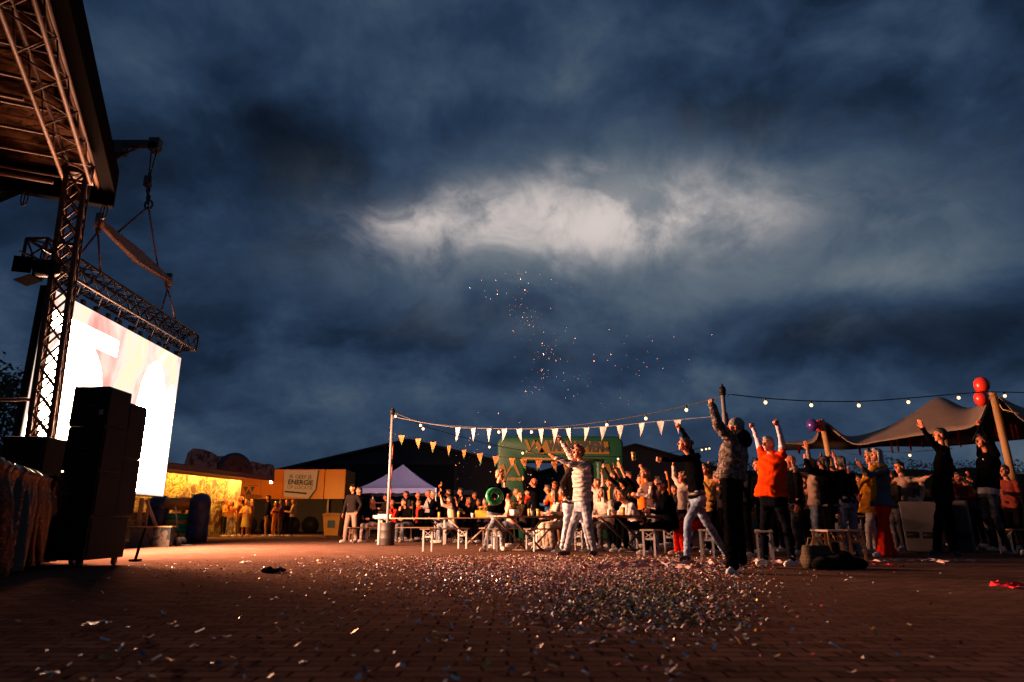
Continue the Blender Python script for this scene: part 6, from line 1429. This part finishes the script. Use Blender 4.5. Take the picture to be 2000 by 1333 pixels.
def wheelie(px, Y, w, h_, mat, label, lidm=None):
    g_ = GX(px, Y); r = empty('wheelie_bin', g_, label, 'bin'); mb = MB()
    mb.rings([[g_ + V((x * w / 2 * k, y * w / 2 * k, z)) for x, y in ((-1, -1), (1, -1), (1, 1), (-1, 1))] for z, k in ((.05, .78), (h_ * .86, 1.0), (h_ * .88, 1.06), (h_ * .92, 1.06))]); mb.build('body', mat, r, bevel=.015)
    mb = MB(); mb.rings([[g_ + V((x * w / 2 * k, y * w / 2 * k, z)) for x, y in ((-1, -1), (1, -1), (1, 1), (-1, 1))] for z, k in ((h_ * .925, 1.08), (h_ * .96, 1.05), (h_, .7))]); mb.build('lid', lidm or mat, r, bevel=.015)
    for dx in (-1, 1):
        mb = MB(); c_ = g_ + V((dx * w * .38, w * .42, .1)); mb.tube([c_ - V((.03, 0, 0)), c_ + V((.03, 0, 0))], .1, 14); mb.build('wheel', BLACK, r, True)
    mb = MB(); mb.box(g_ + V((0, -w * .49, h_ * .55)), (w * .42, .012, h_ * .35), M.Rotation(-.12, 3, 'X')); mb.build('front_label', plain('dark_green', (.02, .06, .04), .5), r)
    return r
wheelie(651, 33.0, .80, 1.06, plain('bin_yellow', (.70, .30, .015), .45), 'yellow wheelie bin standing before the yellow trailer')
wheelie(1461, 16.5, .62, 1.0, plain('bin_olive', (.13, .075, .015), .5), 'olive wheelie bin behind the legs of the orange shirt woman')
gb = G(1600, 1110); bg_ = empty('shopping_bag', gb, 'sagging olive shopping bag with a striped side at the near bench leg', 'bag')
mb = MB(); rg = []
for z, w, dpt, ox in ((0, .20, .13, 0), (.10, .215, .15, .005), (.2, .19, .12, -.01), (.27, .16, .07, -.02), (.29, .15, .05, -.02)):
    rg.append([gb + V((ox + math.copysign(abs(math.cos(q)) ** .5, math.cos(q)) * w + .012 * math.sin(q * 3 + z * 30), math.copysign(abs(math.sin(q)) ** .5, math.sin(q)) * dpt, z)) for q in (2 * math.pi * i / 24 for i in range(24))])
mb.rings(rg); mb.build('bag_body', cloth((.055, .045, .026), kind='stripe'), bg_, True)
mb = MB()
for dy in (-.06, .06): mb.tube([gb + V((-.1, dy, .28)), gb + V((-.07, dy * 1.3, .38)), gb + V((.03, dy * 1.3, .37)), gb + V((.07, dy, .27))], .011, 6)
mb.build('bag_handle', cloth((.16, .10, .05)), bg_, True)
gh = G(1645, 1112); mb = MB(); rs = random.Random(5)
for i in range(16):
    x = -.28 + .56 * rs.random(); mb.ball(gh + V((x, rs.uniform(-.1, .15), .05 + max(0, .15 * (1 - abs(x) / .32)) * rs.random())), (rs.uniform(.07, .13), rs.uniform(.06, .12), rs.uniform(.05, .09)))
hp_ = org(mb, 'coat_heap', cloth((.010, .009, .010)), None, .012, 4, .006)
for v in hp_.data.vertices: v.co -= gh
hp_.location = gh; tag(hp_, 'heap of black coats on the ground beside the olive bag', 'coats')
mb = MB(); gq = G(543, 1119); rs = random.Random(9)
for i in range(7): mb.ball(gq + V((rs.uniform(-.13, .13), rs.uniform(-.08, .08), .03)), (rs.uniform(.04, .09), rs.uniform(.04, .07), rs.uniform(.02, .045)))
o = org(mb, 'crumpled_bag', cloth((.02, .018, .018)), None, .008, 2, .006)
for v in o.data.vertices: v.co -= gq
o.location = gq; tag(o, 'crumpled dark plastic bag lying alone on the bright paving', 'litter')
def scrap(px, py, w, mat, label, seed=1, name='paper_scrap', cat='litter', grp=None):
    g_ = G(px, py, .004); rs = random.Random(seed); mb = MB(); n = 7; vs = []
    for i in range(n):
        for j in range(5): vs.append(g_ + V(((i / (n - 1) - .5) * w, (j / 4 - .5) * w * .55, .012 + abs(noise.noise(V((i * .9, j * .9, seed)))) * w * .30)))
    mb.add(vs, [(i * 5 + j, (i + 1) * 5 + j, (i + 1) * 5 + j + 1, i * 5 + j + 1) for i in range(n - 1) for j in range(4)]); o = mb.build(name, mat, None, True, origin=g_, fix=False); return tag(o, label, cat, grp)
scrap(480, 1101, .16, WHITEC, 'white paper scrap on the brightest paving', 2); scrap(628, 1102, .12, plain('tan_paper', (.45, .25, .12), .8), 'tan paper scrap right of the white one on the bright paving', 3)
scrap(186, 1225, .14, WHITEC, 'pale torn leaflet on the dark paving near the camera left', 4)
scrap(97, 1323, .06, WHITEC, 'bright paper scrap in the near left corner', 6)
# paper streamers on the ground
PINK = cloth((.72, .45, .42)); PINKR = cloth((.75, .04, .06))
def streamer(pix, mat, label, w=.035, seed=0):
    rs = random.Random(seed); ctr = polyline([G(x, y, .006) for x, y in pix], 14); mb = MB(); vs = []
    for i, p in enumerate(ctr):
        t = (ctr[min(i + 1, len(ctr) - 1)] - ctr[max(i - 1, 0)]).normalized(); sd = V((-t.y, t.x, 0)); a = i * .9 + rs.random()
        zz = .012 + .02 * abs(math.sin(a)); wv = sd * math.cos(a * .7) * w + V((0, 0, math.sin(a * .7) * w * .6)); q = p + sd * math.sin(i * .7) * .05 + V((0, 0, zz))
        vs += [q - wv, q + wv]
    for k in range(len(vs)): vs[k].z = max(vs[k].z, .004)
    mb.add(vs, [(2 * i, 2 * i + 1, 2 * i + 3, 2 * i + 2) for i in range(len(ctr) - 1)]); o = mb.build('paper_streamer', mat, None, True, origin=ctr[0], fix=False); tag(o, label, 'streamer', 'paper streamers on the ground')
streamer([(1215, 1105), (1270, 1101), (1320, 1104), (1370, 1100), (1410, 1103), (1460, 1099)], PINK, 'long pale streamer running behind the shoes of the padded jacket man', .05, 1)
streamer([(1140, 1112), (1200, 1110), (1290, 1108), (1350, 1112), (1400, 1108)], PINK, 'second pale streamer just nearer than the long one', .045, 2)
streamer([(1470, 1098), (1530, 1101), (1580, 1099)], PINK, 'pale streamer by the white shoes of the orange shirt woman', .04, 3)
streamer([(1665, 1097), (1720, 1099), (1790, 1097), (1850, 1099), (1910, 1097)], PINK, 'thin pale streamer in front of the red flared trousers', .02, 4)
streamer([(1690, 1105), (1740, 1107), (1765, 1108)], PINKR, 'short red streamer right of the black coat heap', .02, 5)
streamer([(1938, 1144), (1965, 1149), (1985, 1147), (2015, 1150)], PINKR, 'bright red crumpled streamer at the right edge of the paving', .035, 6)
streamer([(1805, 1098), (1825, 1096), (1838, 1100)], PINK, 'small crumpled pale streamer before the black shoes of the tall man', .03, 7)
# ================================================================ finish the organic surfaces
def finish_jobs():
    for ob, vox, sm, wr, face in JOBS:
        rm = ob.modifiers.new('remesh', 'REMESH'); rm.mode = 'VOXEL'; rm.voxel_size = vox; rm.use_smooth_shade = True
        s_ = ob.modifiers.new('smooth', 'SMOOTH'); s_.factor = .5; s_.iterations = sm
    bpy.context.view_layer.update(); dg = bpy.context.evaluated_depsgraph_get()
    for ob, vox, sm, wr, face in JOBS:
        me = bpy.data.meshes.new_from_object(ob.evaluated_get(dg)); old = ob.data; mats = list(old.materials)
        ob.modifiers.clear(); ob.data = me; me.materials.clear()
        for m in mats: me.materials.append(m)
        n = len(me.polygons)
        if n == 0: continue
        me.polygons.foreach_set('use_smooth', [True] * n)
        if wr and vox < .0125:
            k = len(me.vertices); co = np.empty(k * 3); me.vertices.foreach_get('co', co); co = co.reshape(-1, 3)
            no = np.empty(k * 3); me.vertex_normals.foreach_get('vector', no); no = no.reshape(-1, 3)
            ph = (sum(map(ord, ob.name)) * 7 % 97) * .7; x, y, z = co.T
            w = np.sin(x * 31 + 3.1 * np.sin(z * 13 + ph) + ph) * np.sin(z * 27 + 2.2 * np.sin(y * 17 + x * 9 + ph)) + .6 * np.sin(z * 55 + 4 * np.sin(x * 14 + y * 11 + ph)) * np.sin(x * 23 + y * 29 + ph)
            co += no * (w * wr)[:, None]; me.vertices.foreach_set('co', co.ravel())
        if face:
            ce = np.empty(n * 3); me.polygons.foreach_get('center', ce); ce = ce.reshape(-1, 3); mi = np.zeros(n, dtype=np.int32)
            hr, hu, s = np.array(face['hr']), np.array(face['hu']), face['s']
            for e in face['eyes']:
                d = ce - np.array(e); a, b = d @ hr, d @ hu; mi[((a / (.013 * s)) ** 2 + (b / (.0075 * s)) ** 2 < 1) & (np.linalg.norm(d, axis=1) < .03)] = 1
            d = ce - np.array(face['mouth']); a, b = d @ hr, d @ hu; mi[((a / (.024 * s)) ** 2 + (b / (.010 * s)) ** 2 < 1) & (np.linalg.norm(d, axis=1) < .035)] = 2
            me.polygons.foreach_set('material_index', mi)
        me.update()
        nm = old.name; bpy.data.meshes.remove(old); me.name = nm
finish_jobs()
# ================================================================ confetti
CONF = []
for nm, c_, ro, me_ in (('foil_silver', (.60, .50, .45), .4, .6), ('foil_gold', (.60, .32, .08), .4, .6), ('paper_red', (.42, .04, .025), .5, 0), ('paper_white', (.66, .55, .5), .6, 0), ('paper_blue', (.08, .09, .11), .5, 0),
                    ('paper_green', (.07, .12, .04), .5, 0), ('paper_pink', (.60, .25, .22), .5, 0), ('paper_olive', (.16, .13, .04), .6, 0)):
    CONF.append(plain(nm, c_, ro, me_, var=.05))
def add_piece(mb, p, rs, flat, mi, ln=None, wd=None):
    ln = ln or rs.uniform(.018, .042); wd = wd or rs.uniform(.010, .018); q = rs.uniform(0, 6.28)
    u = V((math.cos(q), math.sin(q), rs.gauss(0, .33) if flat else rs.gauss(0, 1))).normalized(); w = u.cross(UZ); w = (w.normalized() if w.length > .01 else V((1, 0, 0)))
    w = (w + UZ * rs.gauss(0, .5 if flat else 1)).normalized(); n = u.cross(w); cv = rs.uniform(-.010, .014)
    vs = []
    for t in (-.5, 0, .5):
        for s_ in (-.5, .5): vs.append(p + u * ln * t + w * wd * s_ + n * cv * (1 - 4 * t * t))
    if flat:
        lo = min(v.z for v in vs); vs = [v + V((0, 0, max(0, .004 - lo))) for v in vs]
    mb.add(vs, [(0, 1, 3, 2), (2, 3, 5, 4)], mi)
def confetti():
    rs = random.Random(21); mb = MB(); n = 0
    pal_near = [3, 0, 1, 3, 6, 1, 4, 3, 2]; pal_pile = [0, 3, 3, 6, 2, 2, 6, 0, 3, 3, 1, 4]; pal_low = [7, 5, 7, 5, 4, 3, 6, 1, 0, 7]
    while n < 19000:
        px = rs.gauss(1130, 300); py = 1086 + abs(rs.gauss(0, 60)) if rs.random() < .8 else rs.uniform(1086, 1333)
        if px < 400 and rs.random() < .7: continue
        if py > 1340 or px < 20 or px > 1990: continue
        # denser ridge from (700,1120) to (1350,1120), thinning out towards the camera and the right
        ridge = math.exp(-((py - (1112 + .0 * px)) / 34) ** 2) * math.exp(-((px - 1060) / 330) ** 2)
        low = math.exp(-((py - 1185) / 45) ** 2) * math.exp(-((px - 1270) / 190) ** 2)
        clump = .5 + .9 * noise.noise(V((px * .012, py * .05, 1.0))); dens = max(.015, (1.15 * ridge + .85 * low) * max(.12, clump) + .02)
        if px > 1480: dens *= .25
        if py > 1190: dens *= max(.10, 1 - (py - 1190) / 70) if px < 1050 else max(.18, 1 - (py - 1215) / 90)
        if rs.random() > dens: continue
        p = G(px, py, 0); p += V((rs.gauss(0, .1), rs.gauss(0, .3), .004 + .02 * rs.random() * (ridge + low)))
        if p.y < 1.6 or p.y > 17: continue
        pal = pal_low if rs.random() < low * 1.4 else pal_pile
        add_piece(mb, p, rs, True, rs.choice(pal)); n += 1
    for i in range(230):                       # scattered single pieces over the near paving
        px, py = rs.uniform(60, 1950), 1120 + 210 * rs.random() ** .8
        if px > 1450 and rs.random() < .55: continue
        add_piece(mb, G(px, py, .004), rs, True, rs.choice(pal_near), rs.uniform(.028, .05), rs.uniform(.012, .018))
    for i in range(260):
        px, py = rs.uniform(250, 900), rs.gauss(1112, 8); add_piece(mb, G(px, max(1096, py), .004), rs, True, rs.choice(pal_pile))
    for px, py in ((290, 1233), (290, 1247), (300, 1261), (345, 1225), (335, 1220), (305, 1206), (415, 1248), (347, 1303), (205, 1286), (237, 1291), (100, 1216), (30, 1216), (465, 1300), (120, 1255), (275, 1126), (305, 1127), (330, 1131), (357, 1143), (355, 1156), (372, 1178), (390, 1235)):
        add_piece(mb, G(px, py, .004), rs, True, rs.choice([3, 1, 1, 0]), .05, .02)
    o = mb.build('confetti', CONF, None, fix=False); tag(o, 'foil and paper confetti strewn over the paving', 'confetti', kind='stuff')
    mb = MB()
    for i in range(430):
        t = rs.random()
        if t < .62:
            py = rs.uniform(525, 780); px = 1032 + 34 * math.sin(py * .02) + rs.gauss(0, 22) + (rs.gauss(60, 40) if rs.random() < .25 else 0)
        elif t < .75: px, py = rs.gauss(1230, 60), rs.uniform(640, 800)
        else: px, py = rs.uniform(890, 1120), rs.uniform(800, 960)
        add_piece(mb, P(px, py, rs.uniform(10.5, 15)), rs, False, rs.choice([0, 1, 3, 6, 0, 3]), rs.uniform(.016, .032), rs.uniform(.008, .014))
    o = mb.build('falling_confetti', CONF, None, fix=False); tag(o, 'confetti pieces still drifting down through the air', 'confetti', kind='stuff')
confetti()
